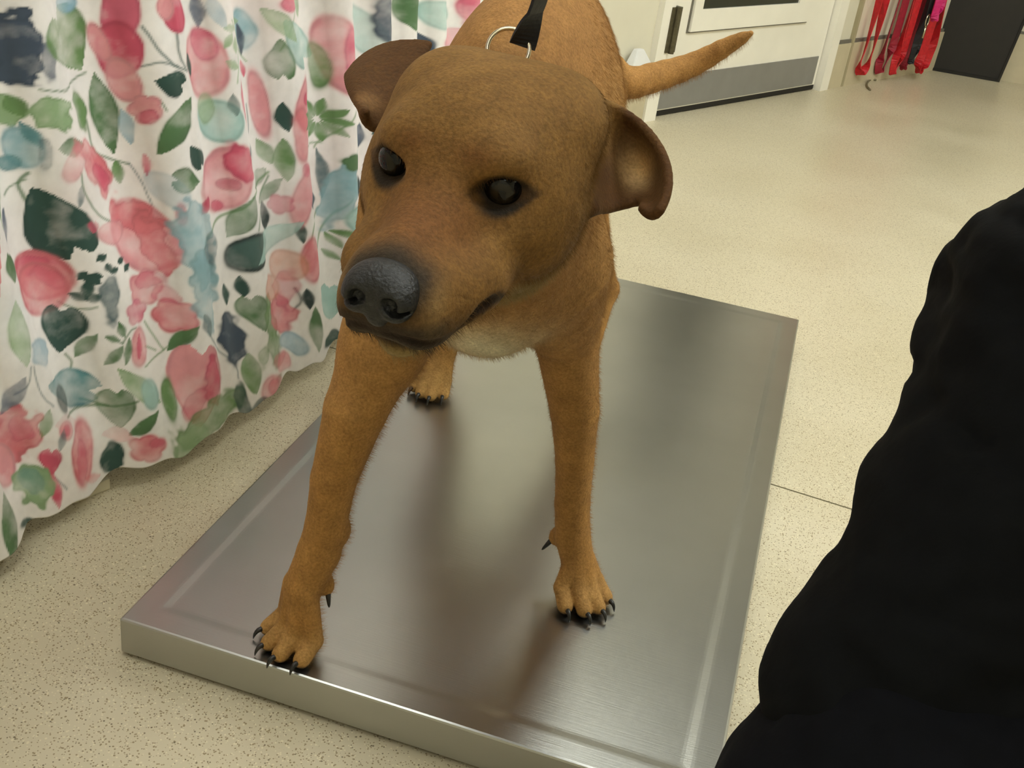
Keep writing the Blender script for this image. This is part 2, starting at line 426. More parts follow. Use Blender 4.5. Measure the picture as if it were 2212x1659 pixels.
bm = bmesh.new(); wbox(bm, 1.15, 1.165, 0, 0.014, 0.0, 2.4); tag(finish(bm, 'trim_3', simple('wall_strip', (170, 160, 130), 0.5)), 'narrow vertical strip between door frame and red leads', 'trim', kind='structure')

# door
dr = empty('door_1', tuple(W0)); tag(dr, 'white door with grey kick plate and a dark window', 'door', kind='structure')
bm = bmesh.new(); wbox(bm, 0.0, 0.975, -0.05, -0.005, 0.018, 2.06)
finish(bm, 'door_leaf', DOORP, dr)
bm = bmesh.new(); wbox(bm, 0.012, 0.955, -0.005, -0.002, 0.022, 0.118); finish(bm, 'kick_plate', KICK, dr)
bm = bmesh.new(); wbox(bm, 0.0, 0.975, -0.048, -0.006, 0.002, 0.018); finish(bm, 'door_sweep', DARKGAP, dr)
fr = [(0.112, 0.80, 0.243, 0.305), (0.112, 0.80, 1.80, 1.86), (0.112, 0.155, 0.305, 1.80), (0.715, 0.80, 0.305, 1.80)]
bm = bmesh.new()
for a, b, c, d in fr: wbox(bm, a, b, -0.005, 0.006, c, d)
fo = finish(bm, 'window_frame', DOORP, dr)
bm = bmesh.new(); wbox(bm, 0.155, 0.715, -0.004, 0.0, 0.305, 1.80); finish(bm, 'window_pane', GLASS, dr)
bm = bmesh.new()
for a, b, c, d in ((0.106, 0.806, 0.238, 0.243), (0.106, 0.112, 0.243, 1.86), (0.80, 0.806, 0.243, 1.86)): wbox(bm, a, b, -0.005, -0.0015, c, d)
finish(bm, 'frame_seam', GROUT, dr)
for z in (0.195, 1.05, 1.85):
    bm = bmesh.new(); wbox(bm, -0.022, 0.024, -0.005, 0.024, z, z + 0.125); tube(bm, [tuple(W0 + WT * 0.001 + WN * 0.026 + UP * q) for q in (z - 0.002, z + 0.127)], 0.009, 10)
    finish(bm, 'hinge', HINGE, dr)
bm = bmesh.new(); wbox(bm, 0.90, 0.93, -0.005, 0.05, 1.0, 1.03); wbox(bm, 0.80, 0.93, 0.04, 0.055, 1.0, 1.03); finish(bm, 'door_handle', CHROME, dr)
bm = bmesh.new(); wbox(bm, -0.06, -0.004, -0.10, 0.02, 0.0, 2.11); wbox(bm, 0.98, 1.036, -0.10, 0.02, 0.0, 2.11); wbox(bm, -0.004, 0.98, -0.10, 0.02, 2.065, 2.11)
finish(bm, 'door_frame', DOORP, dr)

# ------------------------------------------------------------------ weighing scale
SW, SL = 0.58, 1.1496
ws = empty('floor_scale', (SW / 2, SL / 2, 0)); tag(ws, 'low rectangular stainless steel walk-on scale under the dog', 'scale')
def ring_strip(bm, loops):
    R = [[bm.verts.new(p) for p in lp] for lp in loops]
    for a, b in zip(R, R[1:]):
        n = len(a)
        for k in range(n): bm.faces.new((a[k], a[(k + 1) % n], b[(k + 1) % n], b[k]))
    return R
def rrect(x0, x1, y0, y1, r, z, seg=4):
    out = []
    for cx, cy, a0 in ((x1 - r, y1 - r, 0), (x0 + r, y1 - r, 90), (x0 + r, y0 + r, 180), (x1 - r, y0 + r, 270)):
        for k in range(seg + 1):
            a = math.radians(a0 + 90 * k / seg); out.append((cx + r * math.cos(a), cy + r * math.sin(a), z))
    return out
bm = bmesh.new(); P = PLATE
prof = [(0.0, 0.005, 0.0015), (0.0, P - 0.0025, 0.0015), (0.0008, P - 0.0008, 0.002), (0.0025, P, 0.003), (0.024, P, 0.004), (0.027, P - 0.0001, 0.005), (0.034, P - 0.0007, 0.006), (0.037, P - 0.0008, 0.007), (0.06, P - 0.0008, 0.01)]
R = ring_strip(bm, [rrect(i, SW - i, i, SL - i, r, z) for i, z, r in prof]); bm.faces.new(R[-1])
finish(bm, 'platform', STEEL, ws, smooth=False)
bm = bmesh.new()
box(bm, 0.004, SW - 0.004, 0.004, SL - 0.004, 0.012, 0.030)
finish(bm, 'base_frame', DARKGAP, ws)
for x, y in ((0.04, 0.04), (SW - 0.04, 0.04), (0.04, SL - 0.04), (SW - 0.04, SL - 0.04)):
    bm = bmesh.new(); tube(bm, [(x, y, 0), (x, y, 0.014)], 0.018, 16); finish(bm, 'foot', DARKGAP, ws)

# ------------------------------------------------------------------ curtain
def build_curtain():
    hem = [(-0.21, -0.55), (-0.19, -0.25), (-0.174, 0.049), (-0.176, 0.107), (-0.172, 0.165), (-0.158, 0.236), (-0.124, 0.30), (-0.107, 0.433), (-0.091, 0.578), (-0.08, 0.697), (-0.062, 1.0), (-0.05, 1.18)]
    pp = smoothpath([(a, b, 0) for a, b in hem], 4000)[:, :2]
    seg = np.r_[0, np.cumsum(np.linalg.norm(np.diff(pp, axis=0), axis=1))]
    ds = 0.0018; ns = int(seg[-1] / ds); S = np.linspace(0, seg[-1], ns)
    X = np.interp(S, seg, pp[:, 0]); Y = np.interp(S, seg, pp[:, 1])
    nx = np.gradient(Y); ny = -np.gradient(X); nl = np.hypot(nx, ny); nx /= nl; ny /= nl
    kern = np.ones(55) / 55; nx = np.convolve(np.pad(nx, 27, 'edge'), kern, 'valid'); ny = np.convolve(np.pad(ny, 27, 'edge'), kern, 'valid')
    Z0, Z1 = 0.026, 1.22; nz = int((Z1 - Z0) / ds); Z = np.linspace(Z0, Z1, nz)
    SS, ZZ = np.meshgrid(S, Z, indexing='ij'); XX = np.repeat(X[:, None], nz, 1); YY = np.repeat(Y[:, None], nz, 1)
    flat = np.stack([XX, YY, ZZ], -1)
    ph = SS + 0.22 * (ZZ - Z0)
    wob = vnoise(np.stack([SS.ravel() * 1.0, ZZ.ravel() * 0.5, 0 * SS.ravel()], 1), 5.0, 3, 2).reshape(SS.shape) - 0.5
    ph2 = ph + 0.07 * wob
    amp = 0.010 + 0.008 * np.clip((ZZ - Z0) / 0.9, 0, 1)
    wv = np.sin(2 * np.pi * ph2 / 0.115); sharp = np.sign(wv) * np.abs(wv) ** 0.8
    d = amp * (sharp * 0.8 + 0.35 * np.sin(2 * np.pi * (ph2 * 2.3 + 0.1)) )
    fold = ph - 0.975                                   # the long overlapping fold
    d += 0.014 * np.exp(-np.clip(fold, 0, None) / 0.05) * (1 / (1 + np.exp(-fold / 0.0035)))
    d += 0.004 * (vnoise(np.stack([SS.ravel(), ZZ.ravel(), SS.ravel() * 0], 1), 18.0, 5, 3).reshape(SS.shape) - 0.5)
    low = np.clip((ZZ - Z0) / 0.10, 0.45, 1)
    d *= low
    hemz = 0.006 * np.sin(S * 41) + 0.004 * np.sin(S * 97 + 1)
    hemf = np.clip(1 - (ZZ - Z0) / 0.1, 0, 1)
    V = np.stack([XX + nx[:, None] * d, YY + ny[:, None] * d, ZZ + hemz[:, None] * hemf], -1).reshape(-1, 3)
    # ---- print, laid out in cloth coordinates through its surveyed positions
    u, v = pix(flat); u = u.ravel(); v = v.ravel()
    s_ = SS.ravel(); z_ = ZZ.ravel()
    off = (u < -12) | (v < -30) | (v > 1240) | (u > 1075) | ((u > 800) & (v > 130))      # beyond the surveyed part the print repeats
    v = np.where(off, np.mod((1.3 - z_) * 1750, 1130), v); u = np.where(off, np.mod(s_ * 900 + 100, 760), u)
    pn = np.stack([u * 0.01, v * 0.01, 0 * u], 1)
    n1 = vnoise(pn, 1.3, 11, 4) - 0.5; n2 = vnoise(pn, 1.3, 12, 4) - 0.5; n3 = vnoise(pn, 0.9, 13, 4); n4 = vnoise(pn, 5.0, 14, 2); n5 = vnoise(pn, 3.2, 15, 4)
    u = u + 16 * n1; v = v + 16 * n2
    col = lin((250, 247, 247))[None, :] * np.ones((len(u), 1)); col = col * (0.97 + 0.06 * n3[:, None])
    # faint wash
    wash = np.clip((vnoise(pn, 0.55, 21, 3) - 0.52) * 4, 0, 1)[:, None]; col = col * (1 - 0.22 * wash) + lin((205, 222, 226)) * 0.22 * wash
    wash = np.clip((vnoise(pn, 0.5, 22, 3) - 0.55) * 4, 0, 1)[:, None]; col = col * (1 - 0.2 * wash) + lin((240, 205, 208)) * 0.2 * wash
    PAL = dict(navy=(70, 84, 102), navy2=(92, 104, 124), green=(112, 148, 96), greenL=(150, 180, 138), green2=(88, 124, 84), dgreen=(52, 82, 76), pink=(222, 112, 138), pinkL=(232, 160, 168),
               rose=(214, 92, 118), coral=(222, 122, 132), deep=(192, 74, 100), teal=(98, 148, 156), tealL=(146, 186, 198), aqua=(172, 208, 204), blue=(140, 180, 200), slate=(96, 116, 122), orange=(226, 156, 130), dark=(46, 62, 62), tdark=(74, 104, 100))
    def blend(m, a, c):
        a = (a * m)[:, None]; return a
    def shape(kind, x, y, a, b, ang, c, op=0.9):
        R_ = max(a, b) * 1.35 + 8
        ix = np.nonzero((np.abs(u - x) < R_) & (np.abs(v - y) < R_))[0]
        if len(ix) == 0: return
        t = math.radians(ang); du = u[ix] - x; dv = v[ix] - y
        p = (du * math.cos(t) + dv * math.sin(t)) / a; q = (-du * math.sin(t) + dv * math.cos(t)) / b
        if kind == 'leaf': r = np.abs(q) / np.clip(1 - np.abs(p) ** 1.7, 1e-3, 1) ; r = np.where(np.abs(p) >= 1, 9, r)
        elif kind == 'heart':
            wd = np.clip(1 - p, 0, None) ** 0.75 * np.clip(1 + p, 0, 1.0) ** 0.45 * 0.85
            r = np.abs(q) / np.clip(wd, 1e-3, 9); r = np.where(np.abs(p) >= 1, 9, r); r = np.where(r < 9, r, 9)
            notch = (p < -0.72) & (np.abs(q) < (-0.72 - p) * 1.1); r = np.where(notch, 1.2, r)
        elif kind == 'flower':
            th = np.arctan2(q, p); r = np.hypot(p, q) / (0.78 + 0.22 * np.abs(np.cos(2.5 * th + x)))
        elif kind == 'ragged':
            r = np.hypot(p, q) + 0.55 * (n4[ix] - 0.5) * 1.6
        else: r = np.hypot(p, q)
        soft = 3.0 / min(a, b)
        m = 1 / (1 + np.exp(np.clip((r - 1) / max(soft * 0.45, 0.02), -30, 30)))
        C = lin(PAL[c])
        tone = 0.60 + 0.75 * (0.6 * n3[ix] + 0.4 * n5[ix])      # pigment pooling
        edge = np.exp(-((r - 0.93) / 0.10) ** 2) * 0.22
        al = np.clip(op * m * ((1.05 if c in ('dgreen', 'dark', 'navy', 'tdark') else 0.80) + 1.1 * (n3[ix] - 0.46) + 1.0 * (n5[ix] - 0.46) + edge), 0, 1)[:, None]
        cc = C[None, :] * (1.12 - 0.5 * (tone[:, None] - 0.85) - edge[:, None] * 0.8)
        if kind in ('leaf', 'heart') and b > 12:
            cc = cc * (1 + 0.16 * np.sign(q)[:, None] * np.clip(np.abs(q), 0, 1)[:, None])
        col[ix] = col[ix] * (1 - al) + np.clip(cc, 0, 1) * al
    def stem(pts, wdt, c, op=0.85):
        P_ = smoothpath([(a, b, 0) for a, b in pts], 24)[:, :2]
        lo = P_.min(0) - 8; hi = P_.max(0) + 8
        ix = np.nonzero((u > lo[0]) & (u < hi[0]) & (v > lo[1]) & (v < hi[1]))[0]
        if len(ix) == 0: return
        q = np.stack([u[ix], v[ix]], 1); dm = np.full(len(ix), 1e9)
        for a, b in zip(P_, P_[1:]):
            ab = b - a; t = np.clip(((q - a) @ ab) / (ab @ ab + 1e-9), 0, 1); dm = np.minimum(dm, np.hypot(*(q - a - t[:, None] * ab).T))
        al = (op / (1 + np.exp(np.clip((dm - wdt) / 0.8, -30, 30))))[:, None]
        col[ix] = col[ix] * (1 - al) + lin(PAL[c]) * al
    K = 1 / 2.765
    ST5 = [([(200, 520), (340, 520), (430, 480), (530, 430)], 2.6, 'green2'), ([(800, 130), (880, 270), (980, 370), (1060, 410)], 3, 'tdark'), ([(800, 370), (900, 345), (1000, 380)], 2.6, 'tdark'), ([(1000, 180), (1010, 300), (1050, 390)], 2.6, 'tdark'),
           ([(440, 1010), (470, 1140), (560, 1260), (700, 1330)], 2.4, 'green2'), ([(520, 720), (560, 880), (650, 950), (780, 990)], 3, 'green2'), ([(1180, 1480), (1260, 1340), (1420, 1220), (1640, 1040)], 3, 'green'),
           ([(1500, 1370), (1560, 1230), (1640, 1060)], 2.2, 'green2'), ([(1800, 1560), (1860, 1380), (1950, 1250)], 2.6, 'green'), ([(1900, 1520), (1980, 1340), (2060, 1180)], 2.4, 'green'), ([(1370, 180), (1380, 330), (1360, 480)], 2, 'greenL'),
           ([(1340, 110), (1400, 230), (1530, 380)], 2, 'greenL'), ([(780, 980), (860, 1120), (960, 1360), (1020, 1500)], 1.6, 'slate'), ([(200, 1040), (160, 1110), (210, 1210)], 4, 'green2'), ([(90, 1180), (120, 1130), (190, 1080)], 2, 'green2'),
           ([(1520, 640), (1530, 760), (1490, 900)], 1.8, 'slate'), ([(1780, 0), (1720, 120), (1640, 300)], 1.5, 'greenL'), ([(900, 580), (940, 640)], 2.4, 'green2'), ([(1830, 880), (1960, 870)], 1.6, 'green'), ([(2120, 620), (2020, 760), (1930, 900)], 2, 'green')]
    ST6 = [([(440, 480), (470, 520), (475, 560)], 2.4, 'green2'), ([(520, 740), (640, 770), (800, 720)], 3, 'green2'), ([(400, 830), (520, 790), (640, 770)], 3, 'green2'), ([(860, 510), (980, 440), (1080, 350)], 2, 'green'), ([(880, 270), (930, 350), (990, 430)], 2, 'green'),
           ([(400, 150), (480, 180), (560, 160)], 2, 'green2'), ([(870, 400), (940, 430)], 2, 'green'), ([(170, 520), (220, 680), (300, 760)], 1.6, 'slate'), ([(1190, 300), (1260, 380), (1400, 520), (1420, 600)], 1.6, 'slate'),
           ([(700, 370), (760, 300), (800, 290)], 2, 'green2'), ([(620, 340), (700, 370)], 2, 'green2'), ([(1780, 60), (1800, 130), (1770, 200)], 1.8, 'dark'), ([(320, 1180), (380, 1250)], 1.6, 'slate'), ([(150, 520), (150, 620), (90, 700)], 1.4, 'slate')]
    for p, wdt, c in ST5: stem([(a * K, b * K) for a, b in p], wdt * 0.8, c)
    for p, wdt, c in ST6: stem([(a * K, b * K + 600) for a, b in p], wdt * 0.8, c)
    Z5 = [('ragged', 95, 300, 270, 100, 80, 'navy'), ('ragged', 225, 330, 120, 45, 80, 'navy2'), ('heart', 400, 240, 205, 200, 60, 'green'), ('blob', 420, 30, 70, 60, 0, 'blue'), ('blob', 700, 60, 170, 90, 88, 'pink'), ('blob', 700, 290, 180, 110, 88, 'rose'), ('blob', 730, 470, 150, 80, 70, 'pinkL'),
          ('blob', 610, 250, 120, 50, 70, 'pinkL'), ('blob', 1000, 60, 120, 90, 70, 'rose'), ('blob', 930, 20, 80, 60, 70, 'pinkL'), ('leaf', 1170, 60, 100, 34, 88, 'navy2'), ('blob', 1190, 380, 210, 120, 80, 'pinkL'), ('blob', 1190, 260, 110, 60, 70, 'pink'), ('heart', 960, 475, 95, 88, 195, 'dgreen'), ('leaf', 1090, 380, 80, 26, 80, 'dgreen'),
          ('leaf', 1010, 735, 195, 72, 118, 'green2'), ('leaf', 640, 680, 260, 85, 76, 'green2'), ('leaf', 385, 860, 95, 55, -8, 'green2'), ('ragged', 270, 660, 120, 120, 0, 'greenL'), ('ragged', 465, 640, 120, 46, 70, 'green'), ('ragged', 90, 660, 90, 110, 0, 'greenL'), ('leaf', 120, 640, 70, 40, 60, 'green'),
          ('blob', 160, 890, 130, 80, 70, 'tealL'), ('blob', 115, 985, 62, 46, 0, 'teal'), ('leaf', 190, 810, 90, 30, 60, 'teal'), ('ragged', 245, 920, 90, 30, 85, 'slate'), ('flower', 840, 640, 85, 95, 0, 'pinkL'), ('blob', 860, 690, 45, 40, 0, 'rose'), ('blob', 1290, 710, 135, 115, 60, 'aqua'), ('blob', 1225, 640, 90, 45, 90, 'greenL'), ('leaf', 1345, 610, 70, 32, 80, 'tdark', .6),
          ('blob', 1445, 600, 130, 42, 82, 'pink'), ('blob', 1590, 640, 210, 48, 80, 'pinkL'), ('leaf', 1500, 430, 60, 22, 80, 'rose'), ('leaf', 1695, 700, 95, 38, 82, 'dgreen'), ('blob', 1810, 620, 170, 62, 96, 'pinkL'), ('blob', 1780, 800, 170, 55, 90, 'coral', .7), ('blob', 1820, 590, 40, 26, 90, 'rose'), ('heart', 1760, 250, 170, 120, 230, 'aqua'), ('leaf', 1655, 150, 130, 50, 50, 'greenL'),
          ('heart', 1655, 350, 120, 75, 262, 'green2'), ('blob', 1505, 190, 130, 62, 84, 'tealL'), ('leaf', 1490, 250, 105, 26, 82, 'navy'), ('leaf', 1250, 60, 120, 40, 70, 'blue', .6), ('blob', 2010, 320, 240, 105, 80, 'pinkL'), ('blob', 2060, 330, 190, 55, 85, 'pink'), ('blob', 1925, 400, 140, 44, 85, 'green'), ('blob', 2170, 180, 180, 80, 60, 'aqua', .7), ('leaf', 1800, 30, 90, 40, 80, 'greenL'), ('blob', 1700, 30, 70, 50, 0, 'pink'),
          ('ragged', 560, 1000, 200, 80, 55, 'coral'), ('ragged', 600, 1060, 100, 45, 50, 'rose'), ('blob', 400, 960, 120, 60, 110, 'pinkL', .7), ('heart', 1130, 925, 80, 66, 230, 'dgreen'), ('heart', 1065, 1060, 90, 82, 5, 'green2'), ('blob', 1330, 1060, 220, 150, 115, 'pinkL', .8), ('ragged', 1410, 960, 130, 70, 70, 'rose'), ('leaf', 1200, 1220, 62, 32, 120, 'deep'), ('blob', 1290, 1230, 40, 34, 0, 'rose'), ('blob', 1350, 1090, 55, 40, 0, 'deep', .7),
          ('heart', 345, 1330, 235, 185, 238, 'dgreen'), ('blob', 840, 1410, 250, 180, 50, 'pinkL'), ('ragged', 800, 1290, 150, 80, 20, 'coral'), ('ragged', 930, 1460, 190, 70, 65, 'coral'), ('blob', 640, 1370, 100, 70, 0, 'pinkL'), ('leaf', 870, 980, 80, 20, 88, 'rose'), ('blob', 1030, 1260, 68, 26, 86, 'coral'), ('blob', 1030, 1260, 40, 12, 86, 'pinkL'), ('heart', 520, 1335, 40, 34, 90, 'rose'),
          ('ragged', 1130, 1440, 260, 110, 75, 'tealL', .8), ('ragged', 1220, 1500, 110, 50, 100, 'slate', .7), ('blob', 970, 1120, 130, 80, 40, 'blue', .35), ('leaf', 1420, 1290, 150, 70, 120, 'green2'), ('leaf', 1570, 1070, 85, 42, 140, 'green2'), ('leaf', 1640, 1150, 100, 36, 128, 'green2'), ('leaf', 1620, 920, 80, 38, 60, 'green'), ('leaf', 1700, 960, 130, 40, 82, 'green'),
          ('leaf', 1880, 1200, 50, 36, 90, 'navy'), ('leaf', 1950, 1050, 150, 28, 87, 'slate'), ('blob', 1470, 1500, 145, 105, -30, 'dark'), ('blob', 1465, 1500, 120, 82, -30, 'tdark', .8), ('blob', 1560, 1450, 70, 60, 0, 'tdark', .8), ('leaf', 1615, 1300, 95, 42, 82, 'dark'), ('leaf', 1788, 1380, 75, 27, 82, 'dgreen'),
          ('blob', 1800, 1170, 180, 62, 98, 'pinkL'), ('flower', 1700, 1220, 60, 60, 0, 'rose', .7), ('blob', 1800, 1010, 40, 26, 90, 'rose', .7), ('ragged', 2020, 1150, 210, 70, 100, 'tealL', .8), ('leaf', 2140, 830, 95, 38, 105, 'navy2'), ('leaf', 2132, 1130, 95, 28, 92, 'dark'), ('blob', 2120, 1310, 85, 90, 0, 'aqua'), ('flower', 2070, 970, 65, 50, 0, 'green2'),
          ('blob', 280, 1660, 185, 150, 20, 'coral'), ('ragged', 240, 1600, 120, 60, 0, 'rose', .6), ('blob', 1850, 1550, 60, 140, 0, 'coral'), ('blob', 1740, 1590, 90, 90, 0, 'orange', .7), ('leaf', 10, 1150, 240, 45, 88, 'greenL'), ('leaf', 50, 1600, 90, 55, 80, 'green2'), ('leaf', 65, 1360, 110, 22, 95, 'navy2'), ('leaf', 440, 1150, 70, 20, 95, 'slate'),
          ('leaf', 720, 1040, 75, 34, 80, 'green'), ('leaf', 1650, 1440, 200, 60, 140, 'aqua', .8), ('leaf', 770, 760, 110, 40, 70, 'blue', .8), ('leaf', 1490, 900, 40, 18, 110, 'navy'), ('leaf', 1525, 930, 55, 16, 90, 'slate')]
    for a in range(9):
        t = a * 40; Z5.append(('leaf', 1940 + 75 * math.cos(math.radians(t)), 730 + 75 * math.sin(math.radians(t)), 62, 24, t, 'green'))
    for a in ((560, 1520), (600, 1580), (690, 1540), (640, 1600), (740, 1590), (540, 1640), (480, 1640)): Z5.append(('leaf', a[0], a[1], 34, 22, (a[0] * 7) % 180, 'dgreen'))
    for a in ((1320, 160), (1350, 260), (1300, 230), (1420, 250), (1440, 140), (1330, 370)): Z5.append(('leaf', a[0], a[1], 52, 24, (a[0] * 3) % 180, 'greenL'))
    for a in ((2000, 1440), (2060, 1500), (1990, 1530), (2100, 1420), (2040, 1390)): Z5.append(('leaf', a[0], a[1], 50, 20, (a[0] * 3) % 180, 'green'))
    Z6 = [('blob', 280, 80, 170, 160, 20, 'coral'), ('ragged', 330, 10, 110, 50, 20, 'rose', .5), ('heart', 415, 320, 150, 135, 92, 'dgreen'), ('leaf', 510, 60, 60, 30, 90, 'dgreen'), ('leaf', 480, 110, 46, 24, 20, 'dgreen'), ('leaf', 540, 110, 46, 24, 160, 'dgreen'), ('leaf', 520, 0, 60, 30, 30, 'dgreen'),
          ('ragged', 630, 110, 125, 58, 82, 'slate'), ('flower', 870, 60, 120, 120, 0, 'pinkL'), ('flower', 810, 200, 80, 80, 0, 'pink', .8), ('flower', 1030, 220, 115, 110, 0, 'coral', .8), ('ragged', 980, 100, 80, 60, 0, 'rose', .6), ('blob', 820, 400, 110, 60, 92, 'pinkL'), ('leaf', 820, 400, 70, 22, 92, 'rose'), ('ragged', 900, 10, 100, 50, 0, 'rose', .7),
          ('ragged', 1180, 60, 250, 85, 80, 'tealL', .85), ('leaf', 1190, 260, 80, 34, 70, 'slate'), ('leaf', 530, 410, 95, 36, 118, 'green2'), ('leaf', 660, 450, 85, 32, 125, 'green2'), ('leaf', 738, 420, 85, 26, 98, 'green2'), ('leaf', 700, 290, 52, 26, 70, 'green2'), ('leaf', 645, 345, 44, 22, 10, 'green2'), ('leaf', 1075, 350, 110, 40, 125, 'green2'),
          ('heart', 1165, 630, 260, 175, 88, 'pinkL'), ('ragged', 1240, 600, 150, 62, 80, 'rose'), ('ragged', 1150, 760, 120, 45, 110, 'rose', .7), ('blob', 1020, 740, 130, 46, 84, 'green'), ('heart', 440, 670, 170, 130, 188, 'teal'), ('blob', 378, 725, 80, 48, 82, 'dark', .8), ('heart', 690, 780, 130, 115, 82, 'green2'), ('leaf', 820, 640, 190, 66, 38, 'greenL'), ('blob', 890, 680, 100, 60, 70, 'aqua'),
          ('leaf', 850, 870, 120, 44, 140, 'green2'), ('blob', 490, 1040, 190, 78, 97, 'coral'), ('ragged', 480, 1100, 120, 40, 97, 'rose', .6), ('ragged', 120, 970, 200, 120, 105, 'coral'), ('ragged', 150, 900, 90, 50, 80, 'rose', .6), ('blob', 60, 1120, 130, 90, 90, 'pinkL'), ('blob', 378, 905, 58, 50, 90, 'pinkL'), ('blob', 378, 905, 34, 26, 90, 'rose'), ('heart', 300, 1090, 80, 60, 90, 'rose'), ('leaf', 320, 1250, 120, 30, 78, 'rose'),
          ('ragged', 680, 1100, 90, 66, 90, 'dgreen'), ('flower', 870, 1010, 120, 90, 0, 'coral', .8), ('blob', 930, 980, 50, 30, 0, 'rose', .6), ('ragged', 210, 1250, 95, 130, 0, 'greenL', .9), ('ragged', 200, 1230, 60, 80, 0, 'teal', .4), ('leaf', 40, 1480, 220, 56, 84, 'green2'), ('ragged', 1250, 830, 260, 85, 142, 'green'), ('ragged', 1130, 960, 120, 60, 130, 'greenL', .8), ('leaf', 90, 330, 200, 70, 80, 'greenL'),
          ('leaf', 95, 700, 130, 38, 106, 'navy2'), ('ragged', 240, 440, 90, 75, 30, 'blue', .8), ('heart', 1500, 200, 120, 95, 70, 'green2'), ('ragged', 1620, 330, 250, 62, 80, 'green'), ('ragged', 1385, 370, 170, 68, 76, 'navy'), ('ragged', 1700, 220, 120, 90, 110, 'coral', .8), ('ragged', 1740, 80, 110, 60, 100, 'rose', .6), ('blob', 1640, 60, 80, 80, 0, 'orange', .7), ('blob', 1770, 400, 82, 66, 20, 'blue', .9), ('leaf', 1885, 290, 130, 44, 82, 'green2'),
          ('heart', 1995, 150, 100, 90, 90, 'aqua'), ('ragged', 2010, 370, 60, 50, 0, 'dgreen'), ('leaf', 1495, 560, 110, 56, 80, 'green'), ('ragged', 1440, 730, 100, 50, 80, 'dgreen', .7), ('blob', 1610, 650, 90, 62, 120, 'pinkL'), ('blob', 1620, 630, 50, 34, 120, 'coral'), ('ragged', 1560, 740, 60, 40, 0, 'dgreen', .6), ('leaf', 1430, 40, 66, 30, 80, 'dgreen'), ('leaf', 1350, 90, 66, 26, 80, 'dgreen'), ('leaf', 1830, 120, 62, 26, 80, 'dark'),
          ('ragged', 210, 1520, 70, 30, 10, 'dgreen'), ('blob', 1710, 530, 50, 60, 0, 'pinkL'), ('leaf', 700, 950, 90, 50, 0, 'pinkL', .5), ('leaf', 550, 1180, 60, 24, 0, 'coral'), ('leaf', 260, 860, 90, 30, 98, 'green', .8), ('leaf', 350, 960, 70, 22, 98, 'slate', .7), ('leaf', 390, 870, 90, 60, 0, 'pinkL', .3), ('ragged', 1560, 470, 60, 36, 80, 'green'), ('ragged', 1680, 500, 60, 46, 0, 'coral', .6)]
    for z, oy in ((Z5, 0), (Z6, 600)):
        for it in z:
            k_, x, y, a, b, an, c = it[:7]; op = it[7] if len(it) > 7 else 0.92
            shape(k_, x * K, y * K + oy, a * K, b * K, an, c, op)
    for it in (('blob', 985, 85, 34, 18, -20, 'pink'), ('leaf', 905, 25, 60, 20, 95, 'green'), ('leaf', 880, 20, 45, 22, 80, 'green2'), ('ragged', 820, 40, 60, 24, 80, 'navy'), ('blob', 950, 30, 36, 28, 60, 'aqua'), ('blob', 1010, 15, 34, 22, 80, 'pink'), ('leaf', 930, 92, 22, 9, 70, 'navy'), ('blob', 1020, 60, 30, 18, 60, 'coral')):
        shape(*it)
    ii = np.arange(ns * nz).reshape(ns, nz)
    Q = np.stack([ii[:-1, :-1], ii[1:, :-1], ii[1:, 1:], ii[:-1, 1:]], -1).reshape(-1, 4)
    me = make_mesh('floral_curtain', V, Q, np.clip(col, 0, 1))
    o = link('floral_curtain', me, PRINT)
    tag(o, 'white curtain with pink and green watercolour floral print, left of the scale', 'curtain')
    sm = o.modifiers.new('thickness', 'SOLIDIFY'); sm.thickness = 0.0012; sm.offset = 0
    return o
build_curtain()

# rack behind the curtain (its foot shows under the hem)
rk = empty('storage_rack', (-0.45, 0.3, 0)); tag(rk, 'cream rack hidden behind the floral curtain, one pale foot showing', 'rack')
for x in (-0.70, -0.262):
    for y in (-0.55, 0.20, 1.10):
        bm = bmesh.new(); box(bm, x, x + 0.03, y, y + 0.03, 0.02, 1.24); finish(bm, 'post', RACKM, rk)
for z in (0.28, 0.75, 1.215):
    bm = bmesh.new(); box(bm, -0.70, -0.232, -0.55, 1.13, z, z + 0.025); finish(bm, 'shelf', RACKM, rk)
for y in (-0.55, 0.20, 1.10):
    bm = bmesh.new(); box(bm, -0.70, -0.232, y, y + 0.03, 0.004, 0.02)
    finish(bm, 'foot_bar', DARKGAP, rk)
bm = bmesh.new(); frame_box(bm, (-0.182, 0.216, 0.0), (0.36, 0.93, 0), (-0.93, 0.36, 0), (0, 0, 1), -0.024, 0.024, -0.002, 0.060, 0.0, 0.015); finish(bm, 'foot', simple('foot_plastic', (206, 198, 172), 0.5), rk, bevel=0.002)
rod = bmesh.new(); tube(rod, smoothpath([(-0.222, -0.56, 1.252), (-0.19, -0.2, 1.252), (-0.172, 0.06, 1.252), (-0.14, 0.27, 1.252), (-0.107, 0.44, 1.252), (-0.08, 0.7, 1.252), (-0.05, 1.2, 1.252)], 30), 0.010, 10)
for y, x in ((-0.5, -0.21), (0.3, -0.13), (1.1, -0.056)): tube(rod, [(x, y, 1.252), (-0.24, y, 1.228)], 0.006, 8)
finish(rod, 'curtain_rod', CHROME, rk)

